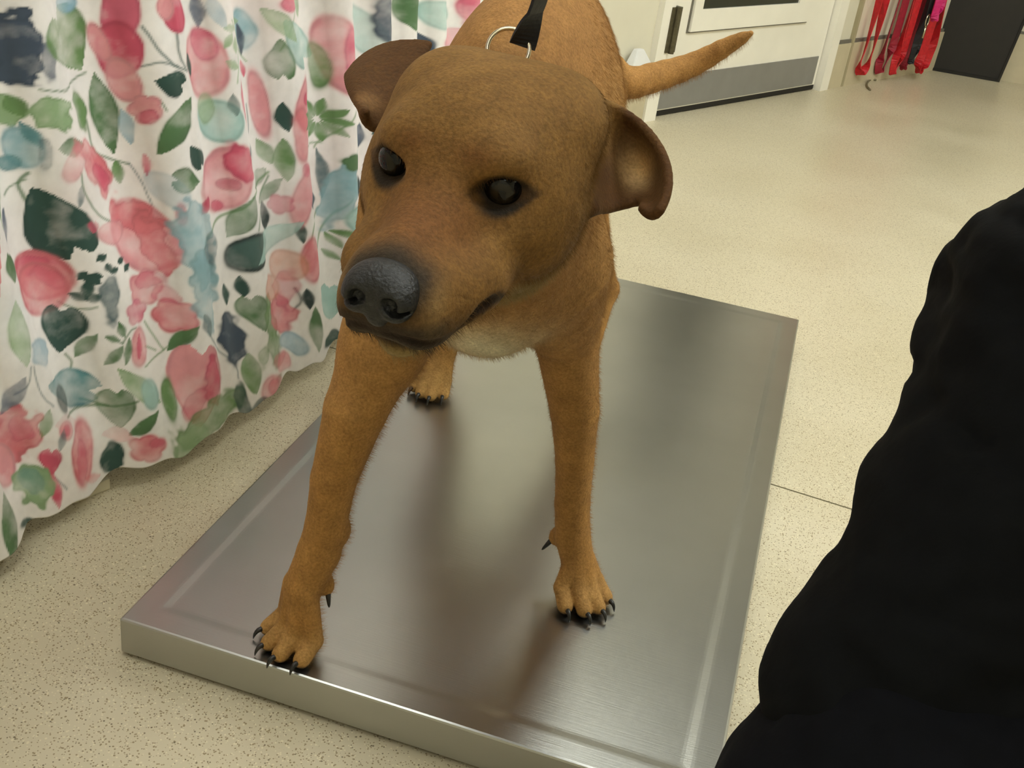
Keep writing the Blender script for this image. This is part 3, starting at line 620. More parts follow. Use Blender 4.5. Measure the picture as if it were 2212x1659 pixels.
# ------------------------------------------------------------------ dog
HX = np.array([0.98936983, -0.0944646, 0.11056121]); HF = np.array([-0.0836288, -0.99158151, -0.09885506]); HU = np.array([-0.11896876, -0.08855811, 0.98894079])
_a = math.radians(7); HX, HU = HX * math.cos(_a) - HU * math.sin(_a), HU * math.cos(_a) + HX * math.sin(_a)
HE = at(965, 385, 0.625)
def H(x, f, u): return HE + HX * (x + 0.0075 * min(max(f, 0) / 0.09, 1.2)) + HF * f + HU * u
HA = np.stack([HX, HF, HU])
def pw(x, y, z): return np.array([x, y, z + PLATE])     # point given above the platform
claws = []
def paw(F, wrist, toe, width, flat=0.0, kb=0.009):
    """wrist: joint above the paw; toe: point on the platform under the middle toe tips"""
    wrist = np.array(wrist); toe = np.array(toe); d = toe - wrist; d[2] = 0; d /= np.linalg.norm(d); l = np.array([-d[1], d[0], 0.0])
    g = toe[2]
    palm = toe - d * 0.032; palm[2] = g + 0.0155
    F.ell(palm, (width * 0.30, 0.021, 0.0150), np.stack([l, d, [0, 0, 1]]), k=0.006)
    for i, (lo, fo, sp) in enumerate(((-0.385, -0.012, -0.20), (-0.135, 0.0, -0.06), (0.125, 0.001, 0.06), (0.375, -0.010, 0.20))):
        dd = d + l * sp; dd /= np.linalg.norm(dd)
        tip = toe + l * lo * width + d * (fo - 0.009) + [0, 0, 0.0092]; kn = tip - dd * 0.017 + [0, 0, 0.0120]
        rt = wrist + l * lo * width * 0.25 + d * 0.004
        F.cone(rt, kn, 0.0125, 0.0082, k=0.0025); F.cone(kn, tip, 0.0083, 0.0084, k=0.0018)
        F.ell(kn, (0.0080, 0.0080, 0.0088), k=0.002)
        claws.append((tip + dd * 0.0050 + [0, 0, 0.0005], dd))
    return d, l
def build_dog():
    F = Field((0.03, -0.285, 0.035), (0.475, 0.80, 0.685), 0.0021)
    # trunk
    F.ell(pw(0.284, 0.195, 0.455), (0.080, 0.165, 0.128), k=0.03)
    F.ell(pw(0.281, 0.21, 0.528), (0.060, 0.16, 0.090), k=0.03)
    F.ell(pw(0.297, 0.100, 0.415), (0.068, 0.070, 0.092), k=0.04)
    F.ell(pw(0.236, 0.40, 0.466), (0.066, 0.20, 0.110), k=0.04)
    F.ell(pw(0.198, 0.60, 0.450), (0.070, 0.125, 0.096), k=0.04)
    F.cone(pw(0.272, 0.26, 0.498), pw(0.198, 0.60, 0.468), 0.066, 0.060, k=0.04)
    # neck
    F.cone(H(0, -0.085, -0.040), pw(0.285, 0.150, 0.480), 0.050, 0.068, k=0.03)
    F.cone(H(0, -0.07, -0.065), pw(0.294, 0.11, 0.43), 0.036, 0.066, k=0.04)
    # skull
    F.ell(H(0, -0.060, 0.004), (0.059, 0.070, 0.047), HA, k=0.02)
    F.ell(H(0, -0.040, -0.010), (0.055, 0.055, 0.045), HA, k=0.02)
    for s in (-1, 1): F.ell(H(s * 0.036, -0.078, 0.017), (0.028, 0.036, 0.027), HA, k=0.02)
    for s in (-1, 1):
        F.ell(H(s * 0.040, -0.042, -0.030), (0.027, 0.042, 0.036), HA, k=0.02)         # cheeks
        F.ell(H(s * 0.026, -0.007, 0.016), (0.016, 0.014, 0.011), HA, k=0.014)         # brows
        F.ell(H(s * 0.034, -0.004, -0.022), (0.013, 0.018, 0.013), HA, k=0.016)        # below the eye
    # muzzle
    F.cone(H(0, 0.0, -0.014), H(0, 0.074, -0.023), 0.020, 0.0120, k=0.02)
    F.cone(H(0, -0.01, -0.032), H(0, 0.064, -0.036), 0.036, 0.0195, k=0.016)
    # lower jaw
    F.cone(H(0, -0.03, -0.066), H(0, 0.058, -0.069), 0.031, 0.0135, k=0.012)
    for s in (-1, 1):
        F.ell(H(s * (0.0175 if s > 0 else 0.0150), 0.060, -0.0415), (0.0185 if s > 0 else 0.0160, 0.034, 0.0255), HA, k=0.008)      # flews
        F.ell(H(s * 0.030, 0.022, -0.044), (0.0175, 0.034, 0.0200), HA, k=0.012)
    F.ell(H(0, 0.080, -0.043), (0.0155, 0.0145, 0.0145), HA, k=0.008)
    # mouth line and its open corner, laid on the side of the muzzle
    mouth = []; mrad = []
    for (pu, pv, rr) in ((1088, 646, .0014), (1076, 650, .0034), (1060, 660, .0044), (1040, 674, .0042), (1018, 692, .0028), (992, 714, .0018), (962, 734, .0017), (925, 742, .0016), (880, 735, .0016), (835, 722, .0016)):
        for dd_ in np.arange(0.50, 0.72, 0.0007):
            p = at(pu, pv, dd_); i = np.round((p - F.lo) / F.h).astype(int)
            if F.f[tuple(i)] < 0: break
        else: continue
        q = (p - HE) @ HA.T; q[0] -= 0.0075 * min(max(q[1], 0) / 0.09, 1.2); mouth.append(q); mrad.append(rr)
    mouth = np.array(mouth); mp = smoothpath(mouth, 40); mr = np.interp(np.linspace(0, 1, 40), np.linspace(0, 1, len(mrad)), mrad)
    global MOUTH
    MOUTH = [[H(s * q[0], q[1], q[2]) for q in mp] for s in (1, -1)], mr
    for side in MOUTH[0]:
        for a, b, r1, r2 in zip(side, side[1:], mr, mr[1:]): F.cone(a, b, r1, r2, k=0.002, carve=True)
    for s in (-1, 1):
        # eye sockets
        ea = np.stack([HX * 0.92 - HF * 0.39 * s * 1, HF * 0.92 + HX * 0.39 * s, HU])
        F.ell(H(s * 0.0335, 0.0070, 0.0020), (0.0150, 0.0085, 0.0079), ea, k=0.005, carve=True)
    # ears
    er = [[(1285, 215, .715), (1275, 330, .70), (1282, 450, .68)], [(1360, 240, .725), (1350, 330, .770), (1322, 462, .71)],
          [(1440, 292, .710), (1412, 345, .800), (1362, 430, .72)], [(1470, 385, .685), (1452, 430, .70), (1408, 425, .712)], [(1425, 455, .672), (1408, 478, .676), (1388, 450, .688)]]
    el = [[(925, 97, .745), (880, 170, .72), (818, 275, .70)], [(868, 90, .755), (830, 150, .725), (800, 282, .70)],
          [(795, 96, .76), (768, 140, .715), (778, 250, .695)], [(752, 165, .745), (756, 205, .71), (790, 243, .69)]]
    ear_pts = []
    for e in (er, el):
        ear_pts.append(F.sheet([[at(*p) for p in r] for r in e], 0.0034, k=0.012))
    # front legs
    def leg(pts, rads, k=0.02):
        for a, b, r1, r2 in zip(pts, pts[1:], rads, rads[1:]): F.cone(a, b, r1, r2, k=k if r1 > 0.034 else 0.003)
    leg([pw(0.225, 0.13, 0.43), pw(0.214, 0.085, 0.315), pw(0.200, 0.065, 0.255), pw(0.188, 0.055, 0.185), pw(0.1845, 0.052, 0.135), pw(0.180, 0.050, 0.105), pw(0.171, 0.041, 0.070)],
        [0.058, 0.0345, 0.0275, 0.0205, 0.0188, 0.0200, 0.0185])
    leg([pw(0.332, 0.14, 0.395), pw(0.350, 0.195, 0.31), pw(0.3665, 0.215, 0.225), pw(0.3735, 0.225, 0.165), pw(0.378, 0.232, 0.110), pw(0.384, 0.234, 0.070), pw(0.394, 0.231, 0.045)],
        [0.058, 0.0300, 0.0235, 0.0190, 0.0180, 0.0185, 0.0175])
    for sx in (0.193, 0.366):   # wrist pad and dew claw base
        pass
    F.ell(pw(0.197, 0.060, 0.128), (0.008, 0.009, 0.012), k=0.008); F.ell(pw(0.190, 0.052, 0.068), (0.0065, 0.007, 0.011), k=0.006)
    F.ell(pw(0.3655, 0.236, 0.062), (0.0065, 0.007, 0.010), k=0.006)
    paw(F, pw(0.171, 0.041, 0.070), np.array([0.1530, 0.0065, PLATE]), 0.073)
    paw(F, pw(0.394, 0.231, 0.045), np.array([0.4275, 0.198, PLATE]), 0.064)
    # hind legs
    for sx, px_, py_ in ((-1, 0.1075, 0.555), (1, 0.290, 0.63)):
        hx = 0.206 + sx * (0.046 if sx < 0 else 0.032); px2 = px_
        F.ell(pw(hx, 0.60, 0.38), (0.042, 0.085, 0.105), k=0.03)
        F.cone(pw(hx, 0.59, 0.36), pw(px2 * 0.5 + hx * 0.5, py_ - 0.01, 0.265), 0.056, 0.036, k=0.03)
        F.cone(pw(px2 * 0.5 + hx * 0.5, py_ - 0.01, 0.265), pw(px2 + 0.004, py_ + 0.125, 0.135), 0.036, 0.018, k=0.02)
        F.cone(pw(px2 + 0.004, py_ + 0.125, 0.135), pw(px2, py_ + 0.055, 0.040), 0.017, 0.017, k=0.012)
        paw(F, pw(px2, py_ + 0.055, 0.040), np.array([px2, py_ - 0.012, PLATE]), 0.056)
    # tail
    tp = smoothpath([pw(0.205, 0.665, 0.455), pw(0.248, 0.72, 0.448), at(1345, 180, 1.44), at(1420, 165, 1.47), at(1500, 138, 1.48), at(1570, 100, 1.46), at(1622, 72, 1.44)], 16)
    tr = np.interp(np.linspace(0, 1, 16), [0, .2, .5, .8, 1], [0.025, 0.020, 0.0175, 0.011, 0.004])
    for a, b, r1, r2 in zip(tp, tp[1:], tr, tr[1:]): F.cone(a, b, r1, r2, k=0.008)
    def surf(pu, pv, d0):
        for dd_ in np.arange(d0, 0.95, 0.0007):
            p = at(pu, pv, dd_)
            if F.f[tuple(np.round((p - F.lo) / F.h).astype(int))] < 0: return p
        return at(pu, pv, d0)
    ear_in = (surf(1388, 368, 0.66), surf(800, 222, 0.66))
    V, Q = F.mesh('dog')
    V[:, 2] = np.maximum(V[:, 2], PLATE + 0.0003 - 0.003)
    # coat pattern, plus shade painted over the head
    hp = (V - HE) @ HA.T; x, f, u = hp.T; x = x - 0.0075 * np.clip(f / 0.09, 0, 1.2); ax = np.abs(x)
    z = V[:, 2] - PLATE; n = vnoise(V, 30, 1, 3); n2 = vnoise(V, 9, 2, 3)
    C = np.repeat(lin((178, 134, 78))[None], len(V), 0)
    def mx(m, rgb):
        nonlocal C
        m = np.clip(m, 0, 1)[:, None]; C = C * (1 - m) + lin(rgb) * m
    def g(dx, df, du, sx, sf, su): return np.exp(-((dx / sx) ** 2 + (df / sf) ** 2 + (du / su) ** 2))
    sm = lambda v, a, b: np.clip((v - a) / (b - a), 0, 1) ** 2 * (3 - 2 * np.clip((v - a) / (b - a), 0, 1))
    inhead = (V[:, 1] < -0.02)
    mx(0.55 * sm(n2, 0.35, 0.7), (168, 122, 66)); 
    mx(inhead * 0.9, (124, 91, 45))  # whole head toned down: shade put into the fur colour
    leg_ = (z < 0.30); mx(leg_ * 0.5 * sm(0.30 - z, 0, 0.08), (170, 124, 64))
    # darker back ridge
    mx((~inhead) * 0.3 * sm(V[:, 2], 0.56, 0.62), (150, 104, 62))
    # muzzle bridge, nose surround
    mx(inhead * 0.75 * g(x, f - 0.045, u + 0.012, 0.024, 0.040, 0.028), (118, 74, 42))
    mx(inhead * 0.55 * g(ax - 0.016, f - 0.02, u + 0.022, 0.016, 0.025, 0.022), (124, 78, 44))
    mx(inhead * 1.0 * sm(f, 0.058, 0.080) * sm(-ax, -0.034, -0.018) * sm(u, -0.058, -0.02), (54, 46, 36))
    lip = inhead * sm(f, 0.030, 0.066) * g(0, 0, u + 0.060, 1, 1, 0.010)
    mx(1.25 * lip, (40, 36, 32))
    mx(inhead * 0.9 * sm(f, 0.066, 0.082) * sm(-u, 0.036, 0.045), (46, 42, 38))
    mx(inhead * 0.6 * g(ax - 0.046, f - 0.020, u + 0.044, 0.008, 0.006, 0.008), (190, 146, 92))
    nr = np.nonzero(inhead & (f > 0.0) & (u < -0.015))[0]; mpts = np.vstack([np.array(q_) for q_ in MOUTH[0]]); mrr = np.r_[MOUTH[1], MOUTH[1]]
    dm = (np.sqrt(((V[nr][:, None] - mpts[None]) ** 2).sum(-1)) - mrr[None]).min(1)
    mm = np.zeros(len(V)); mm[nr] = np.exp(-(np.clip(dm, 0, None) / 0.0021) ** 2); mx(1.2 * mm, (30, 21, 17))
    # whisker bed streaks
    st = np.sin(u * 1100 + f * 300 + 6 * n); mx(inhead * 0.35 * (st > 0.35) * g(ax - 0.028, f - 0.045, u + 0.050, 0.014, 0.024, 0.014), (96, 68, 36))
    mx(inhead * 0.55 * g(ax - 0.027, f - 0.078, u + 0.036, 0.004, 0.012, 0.012), (150, 124, 84))
    # chin and throat
    mx(inhead * 0.75 * sm(-u, 0.067, 0.076), (160, 142, 96))
    chest = np.exp(-(((V[:, 0] - 0.312) / 0.040) ** 2 + ((V[:, 1] - 0.05) / 0.06) ** 2 + ((z - 0.345) / 0.032) ** 2)); mx(1.0 * chest * (0.5 + n), (226, 216, 186))
    # eye rims, brow marks
    for s, ew in ((-1, 1.0), (1, 1.0)):
        e = np.sqrt(((x - s * 0.0355) / 0.0165) ** 2 + ((u - 0.0010 + 0.06 * (ax - 0.0355)) / (0.0112 * np.clip(1 - (np.abs(ax - 0.0355) / 0.020) ** 2, 0.2, 1))) ** 2); mx(inhead * (f > -0.03) * 0.97 * sm(-e, -1.25, -0.8), (22, 20, 15))
        mx(inhead * 0.6 * g(x - s * 0.019, f - 0.01, u - 0.021, 0.012, 0.02, 0.006), (112, 72, 38))
        mx(inhead * 0.5 * g(x - s * 0.044, f + 0.01, u + 0.0, 0.010, 0.02, 0.004), (96, 66, 36))
        mx(inhead * 0.35 * g(x - s * 0.036, f - 0.01, u + 0.026, 0.016, 0.02, 0.005), (112, 82, 42))
        mx(inhead * 0.35 * g(x - s * 0.040, f - 0.008, u + 0.019, 0.014, 0.02, 0.005), (176, 136, 84))
    # ears
    ear_m = np.zeros(len(V), bool)
    for q, (P_, inner) in enumerate(zip(ear_pts, ear_in)):
        near = np.nonzero((V > P_.min(0) - 0.015).all(1) & (V < P_.max(0) + 0.015).all(1))[0]
        dd = np.sqrt(((V[near][:, None] - P_[None, ::3]) ** 2).sum(-1)).min(1)
        m = np.zeros(len(V)); m[near] = sm(-dd, -0.011, -0.0045) * sm(np.abs(x[near]), 0.053, 0.062); mx(0.97 * m, (84, 54, 24)); ear_m |= m > 0.45
        ii = np.exp(-(((V - inner) ** 2).sum(1) / (0.015 ** 2 if q == 0 else 0.009 ** 2))); mx(m * ii * (0.95 if q == 0 else 0.45), (222, 184, 130) if q == 0 else (170, 128, 80))
    # toes
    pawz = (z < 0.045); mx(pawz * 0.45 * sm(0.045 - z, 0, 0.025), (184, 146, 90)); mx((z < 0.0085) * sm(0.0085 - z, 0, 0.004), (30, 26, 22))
    for sx, sy in ((0.1075, 0.57), (0.290, 0.64)):
        rr = np.exp(-(((V[:, 0] - sx) / 0.05) ** 2 + ((V[:, 1] - sy) / 0.06) ** 2)) * (z < 0.07); mx(0.5 * rr, (196, 158, 96))
    C *= (0.80 + 0.16 * n[:, None])
    root = empty('dog', (0.27, 0.3, PLATE)); tag(root, 'short-haired tan brown dog with folded ears standing on the steel scale', 'dog')
    off = np.array([0.27, 0.3, PLATE])
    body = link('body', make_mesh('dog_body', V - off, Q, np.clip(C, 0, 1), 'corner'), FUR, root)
    # short coat
    vg = body.vertex_groups.new(name='coat')
    bare = inhead & (f > 0.080) & (ax < 0.02) & (u > -0.055) & (u < -0.012)
    bare |= inhead & (((ax - 0.0345) / 0.0145) ** 2 + ((u - 0.001) / 0.0085) ** 2 < 1) & (f > -0.02)
    bare |= (z < 0.004) | ear_m; bare[nr[dm < 0.0035]] = True
    vg.add(np.nonzero(~bare)[0].tolist(), 1.0, 'REPLACE')
    ps = body.modifiers.new('coat', 'PARTICLE_SYSTEM').particle_system; st_ = ps.settings; st_.type = 'HAIR'
    st_.count = 240000; st_.hair_length = 0.004; st_.hair_step = 2; st_.use_advanced_hair = True
    st_.normal_factor = 0.0007; st_.object_align_factor = (0.0, 0.0024, -0.0017); st_.factor_random = 0.0006; st_.length_random = 0.5
    st_.root_radius = 0.16; st_.tip_radius = 0.03; st_.radius_scale = 0.0011; st_.shape = 0.2
    st_.display_step = 2; st_.render_step = 2; ps.vertex_group_density = 'coat'; st_.use_modifier_stack = False
    # nose pad
    N = Field(H(0, 0.09, -0.033) - 0.035, H(0, 0.09, -0.033) + 0.035, 0.0009)
    N.ell(H(0, 0.087, -0.0237), (0.0182, 0.0145, 0.0120), HA, k=0.004)
    for s in (-1, 1):
        N.ell(H(s * 0.0105, 0.093, -0.0285), (0.0095, 0.0115, 0.0110), HA, k=0.005)
        N.ell(H(s * 0.0090, 0.1035, -0.0270), (0.0046, 0.0070, 0.0042), HA, k=0.0025, carve=True)
        N.ell(H(s * 0.0150, 0.0985, -0.0315), (0.0055, 0.0065, 0.0017), HA, k=0.002, carve=True)
    N.ell(H(0, 0.090, -0.0375), (0.0075, 0.0095, 0.009), HA, k=0.004)
    N.cone(H(0, 0.1055, -0.0265), H(0, 0.1015, -0.0495), 0.0010, 0.0010, k=0.002, carve=True)
    v, q = N.mesh('nose', 2); link('nose', make_mesh('dog_nose', v - off, q), NOSEM, root)
    # eyes
    for s in (-1, 1):
        bm = bmesh.new(); bmesh.ops.create_uvsphere(bm, u_segments=40, v_segments=28, radius=0.0115)
        c = H(s * 0.0322, -0.0046, 0.0020); look = (HF * 0.93 + HX * 0.30 * s - HU * 0.06); look /= np.linalg.norm(look)
        me = bpy.data.meshes.new('eye'); 
        for vv in bm.verts: vv.co = Vector(c - off) + vv.co
        bm.to_mesh(me); bm.free()
        P_ = np.array([vv.co[:] for vv in me.vertices]) - (c - off); cs = (P_ @ look) / 0.0118
        cc = np.where((cs > 0.955)[:, None], lin((4, 4, 4)), np.where((cs > 0.80)[:, None], lin((34, 28, 18)), lin((16, 14, 12))))
        a = me.color_attributes.new('Col', 'FLOAT_COLOR', 'POINT'); a.data.foreach_set('color', np.hstack([cc, np.ones((len(cc), 1))]).astype(np.float32).ravel())
        link('eye', me, EYEM, root, smooth=True)
    claws.append((pw(0.1915, 0.050, 0.062), np.array([0.25, -0.25, -0.93]))); claws.append((pw(0.3625, 0.234, 0.057), np.array([-0.5, -0.2, -0.84])))
    for p, d in claws:
        d = d / np.linalg.norm(d); bm = bmesh.new()
        if abs(d[2]) < 0.5: pts = [p, p + d * 0.0055 + [0, 0, 0.0], p + d * 0.009 + [0, 0, -0.0035], p + d * 0.0105 + [0, 0, -0.0085]]
        else: pts = [p, p + d * 0.006, p + d * 0.012, p + d * 0.015]
        tube(bm, smoothpath(pts, 7), [0.0029, 0.0027, 0.0024, 0.0020, 0.0016, 0.0011, 0.0005], 10)
        finish(bm, 'claw', CLAWM, root, smooth=True)
    return root
EYEM = mat_attr('wet_eye', 0.06, 0.28)
build_dog()

# ------------------------------------------------------------------ lead on the dog
ld = empty('dog_lead', tuple(pw(0.30, 0.13, 0.56))); tag(ld, 'black webbing lead with metal ring rising from the dog\'s neck', 'leash')
rc = at(1098, 106, 0.80); rn = np.array([0.15, -0.85, 0.50]); rn /= np.linalg.norm(rn)
UPV = np.array([0, 0, 1.0]); e1 = np.cross(rn, [1, 0, 0]); e1 /= np.linalg.norm(e1); e2 = np.cross(rn, e1)
bm = bmesh.new(); rp = [rc + (e1 * math.cos(t) + e2 * math.sin(t)) * 0.0150 for t in np.linspace(0, 2 * math.pi, 33)]; tube(bm, rp, 0.0016, 10, cap=False)
finish(bm, 'ring', CHROME, ld, smooth=True)
p0 = at(1128, 100, 0.80); p1 = at(1146, 50, 0.79); p2 = at(1166, 0, 0.78); p3 = at(1200, -120, 0.76); hand = at(1330, -420, 0.72)
cr, cu = CM[:, 0], CM[:, 1]
bm = bmesh.new(); pts = smoothpath([p0, p1, p2, p3, (p3 + hand) / 2, hand], 30)
def wd(i):
    t = min(i / 9.0, 1.0) * math.radians(72); return CM[:, 0] * math.cos(t) + np.array([0, 1, 0]) * math.sin(t)
strap(bm, pts, 0.019, 0.0022, [wd(i) for i in range(30)]); finish(bm, 'strap', BLACKW, ld)
bm = bmesh.new(); cn = pw(0.306, 0.035, 0.492); ax_ = np.array([0.02, 0.75, -0.52]); ax_ /= np.linalg.norm(ax_)
a1 = np.array([1.0, 0, 0]); a1 -= ax_ * (a1 @ ax_); a1 /= np.linalg.norm(a1); a2 = np.cross(ax_, a1)
lp = [cn + a1 * math.cos(t) * 0.069 + a2 * math.sin(t) * 0.070 for t in np.linspace(0, 2 * math.pi, 49)]
strap(bm, lp, 0.014, 0.003, [ax_] * 49); finish(bm, 'neck_loop', BLACKW, ld)
bm = bmesh.new(); strap(bm, [rc - UPV * 0.014, rc + np.array([0.002, 0.006, -0.028]), rc + np.array([0.004, 0.012, -0.05])], 0.014, 0.003, [(1, 0, 0)] * 3); finish(bm, 'ring_tab', BLACKW, ld)

# ------------------------------------------------------------------ leads hanging on the wall
def W(s, d, z): return W0 + WT * s + WN * d + UP * z
def hanging(name, label, s, d, zb, ztop, spread, mat, wdt=0.018, lean=0.0, hook=None):
    r = empty(name, tuple(W(s, d, ztop))); tag(r, label, 'leash', 'leads hanging from the wall by the door')
    bm = bmesh.new(); n = 26; pts = []
    top = W(s + lean, d, ztop)
    path = [top, W(s - spread * 0.2 + lean * 0.5, d, (ztop + zb) / 2), W(s - spread * 0.75, d, zb + 0.13), W(s - spread, d, zb + 0.035), W(s - spread * 0.6, d, zb), W(s - spread * 0.1, d, zb + 0.012),
            W(s + spread * 0.35, d, zb + 0.06), W(s + spread * 0.3 + lean * 0.2, d + 0.004, zb + 0.16), W(s + spread * 0.2 + lean * 0.5, d + 0.004, (ztop + zb) / 2), W(s + 0.01 + lean, d + 0.004, ztop)]
    pp = smoothpath(path, 44)
    strap(bm, pp, wdt, 0.003, [WN * 0.5 + WT * 0.9 * math.cos(i * 0.35 + s * 9) + UP * 0.2 for i in range(44)]); finish(bm, 'strap', mat, r)
    bm = bmesh.new(); tube(bm, [tuple(W(s + lean, 0.002, ztop + 0.02)), tuple(W(s + lean, d + 0.01, ztop + 0.005)), tuple(W(s + lean, d + 0.02, ztop + 0.03))], 0.004, 8); finish(bm, 'hook', CHROME, r)
    return r
hanging('hanging_leash', 'red lead hanging alone nearest the white door', 1.275, 0.030, 0.045, 1.25, 0.055, RED, 0.030, -0.03)
hanging('hanging_leash', 'dark crimson lead at the left of the bunch beside the black board', 1.44, 0.026, 0.035, 1.27, 0.050, CRIM, 0.030, 0.03)
hanging('hanging_leash', 'bright red lead in the middle of the bunch, left of the black lead', 1.50, 0.050, 0.030, 1.27, 0.035, RED, 0.028, 0.02)
hanging('hanging_leash', 'black lead with a metal clip in the middle of the red bunch', 1.545, 0.085, 0.075, 1.30, 0.018, BLACKW, 0.024, 0.0)
hanging('hanging_leash', 'magenta lead above the red leads of the bunch', 1.575, 0.115, 0.24, 1.30, 0.022, PINKW, 0.030, 0.0)
hanging('hanging_leash', 'wine red lead between the black lead and the board', 1.615, 0.038, 0.040, 1.28, 0.045, CRIM, 0.030, -0.02)
hanging('hanging_leash', 'broad red lead at the right end of the bunch, next to the board', 1.69, 0.075, 0.032, 1.28, 0.060, RED, 0.034, -0.03)
ck = empty('snap_hook', tuple(W(1.545, 0.095, 0.2))); tag(ck, 'small metal snap hook on the black hanging lead', 'clip')
bm = bmesh.new(); tube(bm, [tuple(W(1.545 + 0.014 * math.cos(t), 0.096, 0.235 + 0.022 * math.sin(t))) for t in np.linspace(0, 6.283, 17)], 0.0028, 8, cap=False); finish(bm, 'ring', CHROME, ck, smooth=True)
bm = bmesh.new(); tube(bm, [tuple(W(1.545, 0.096, 0.213)), tuple(W(1.545, 0.096, 0.17))], 0.005, 8); finish(bm, 'bolt', CHROME, ck, smooth=True)
cp = [on_z(a, b, 0.004) for a, b in ((1893, 173), (1882, 172), (1874, 178), (1873, 186), (1880, 194))]
bm = bmesh.new(); tube(bm, smoothpath(cp, 16), 0.0035, 8); tag(finish(bm, 'cord', simple('grey_cord', (120, 112, 86), 0.6), smooth=True, origin=tuple(cp[2])), 'thin curled grey cord lying on the floor below the red leads', 'cord')

# black board leaning at the back
pb = empty('black_board', (1.04, 4.31, 0)); tag(pb, 'tall black board leaning against the wall right of the red leads', 'board')
q0 = on_z(1981, 146, 0.0); q1 = on_z(2155, 177, 0.0)
bx = (q1 - q0) / np.linalg.norm(q1 - q0); wdt = np.linalg.norm(q1 - q0); by = np.array([-bx[1], bx[0], 0]); bz = np.array([0.10, 0.035, 1.0]); bz /= np.linalg.norm(bz)
bm = bmesh.new(); frame_box(bm, q0, bx, by, bz, 0, wdt, -0.0, 0.018, 0.0, 1.1); finish(bm, 'panel', BLACKB, pb)
bm = bmesh.new(); frame_box(bm, q0, bx, by, bz, -0.006, 0.004, -0.004, 0.022, 0.0, 1.1); frame_box(bm, q0, bx, by, bz, wdt - 0.004, wdt + 0.006, -0.004, 0.022, 0.0, 1.1); frame_box(bm, q0, bx, by, bz, 0.004, wdt - 0.004, -0.004, 0.022, 0.0, 0.012)
finish(bm, 'edge_trim', DARKGAP, pb)

# white wedge by the door
bm = bmesh.new(); a = [W(-0.20, 0.015, 0.165), W(-0.10, 0.015, 0.165), W(-0.10, 0.05, 0.165), W(-0.20, 0.05, 0.165)]; b = [W(-0.165, 0.015, 0.215), W(-0.135, 0.015, 0.215), W(-0.135, 0.03, 0.215), W(-0.165, 0.03, 0.215)]
ring_strip(bm, [a, b]); bm.faces.new([bm.verts[:][i] for i in ()]) if False else None
bm.verts.ensure_lookup_table(); bm.faces.new([bm.verts[i] for i in (3, 2, 1, 0)]); bm.faces.new([bm.verts[i] for i in (4, 5, 6, 7)])
tag(finish(bm, 'wall_bumper', WHITEP, origin=tuple(W(-0.15, 0.015, 0.165)), bevel=0.004), 'small white block on the wall base left of the white door', 'bumper')

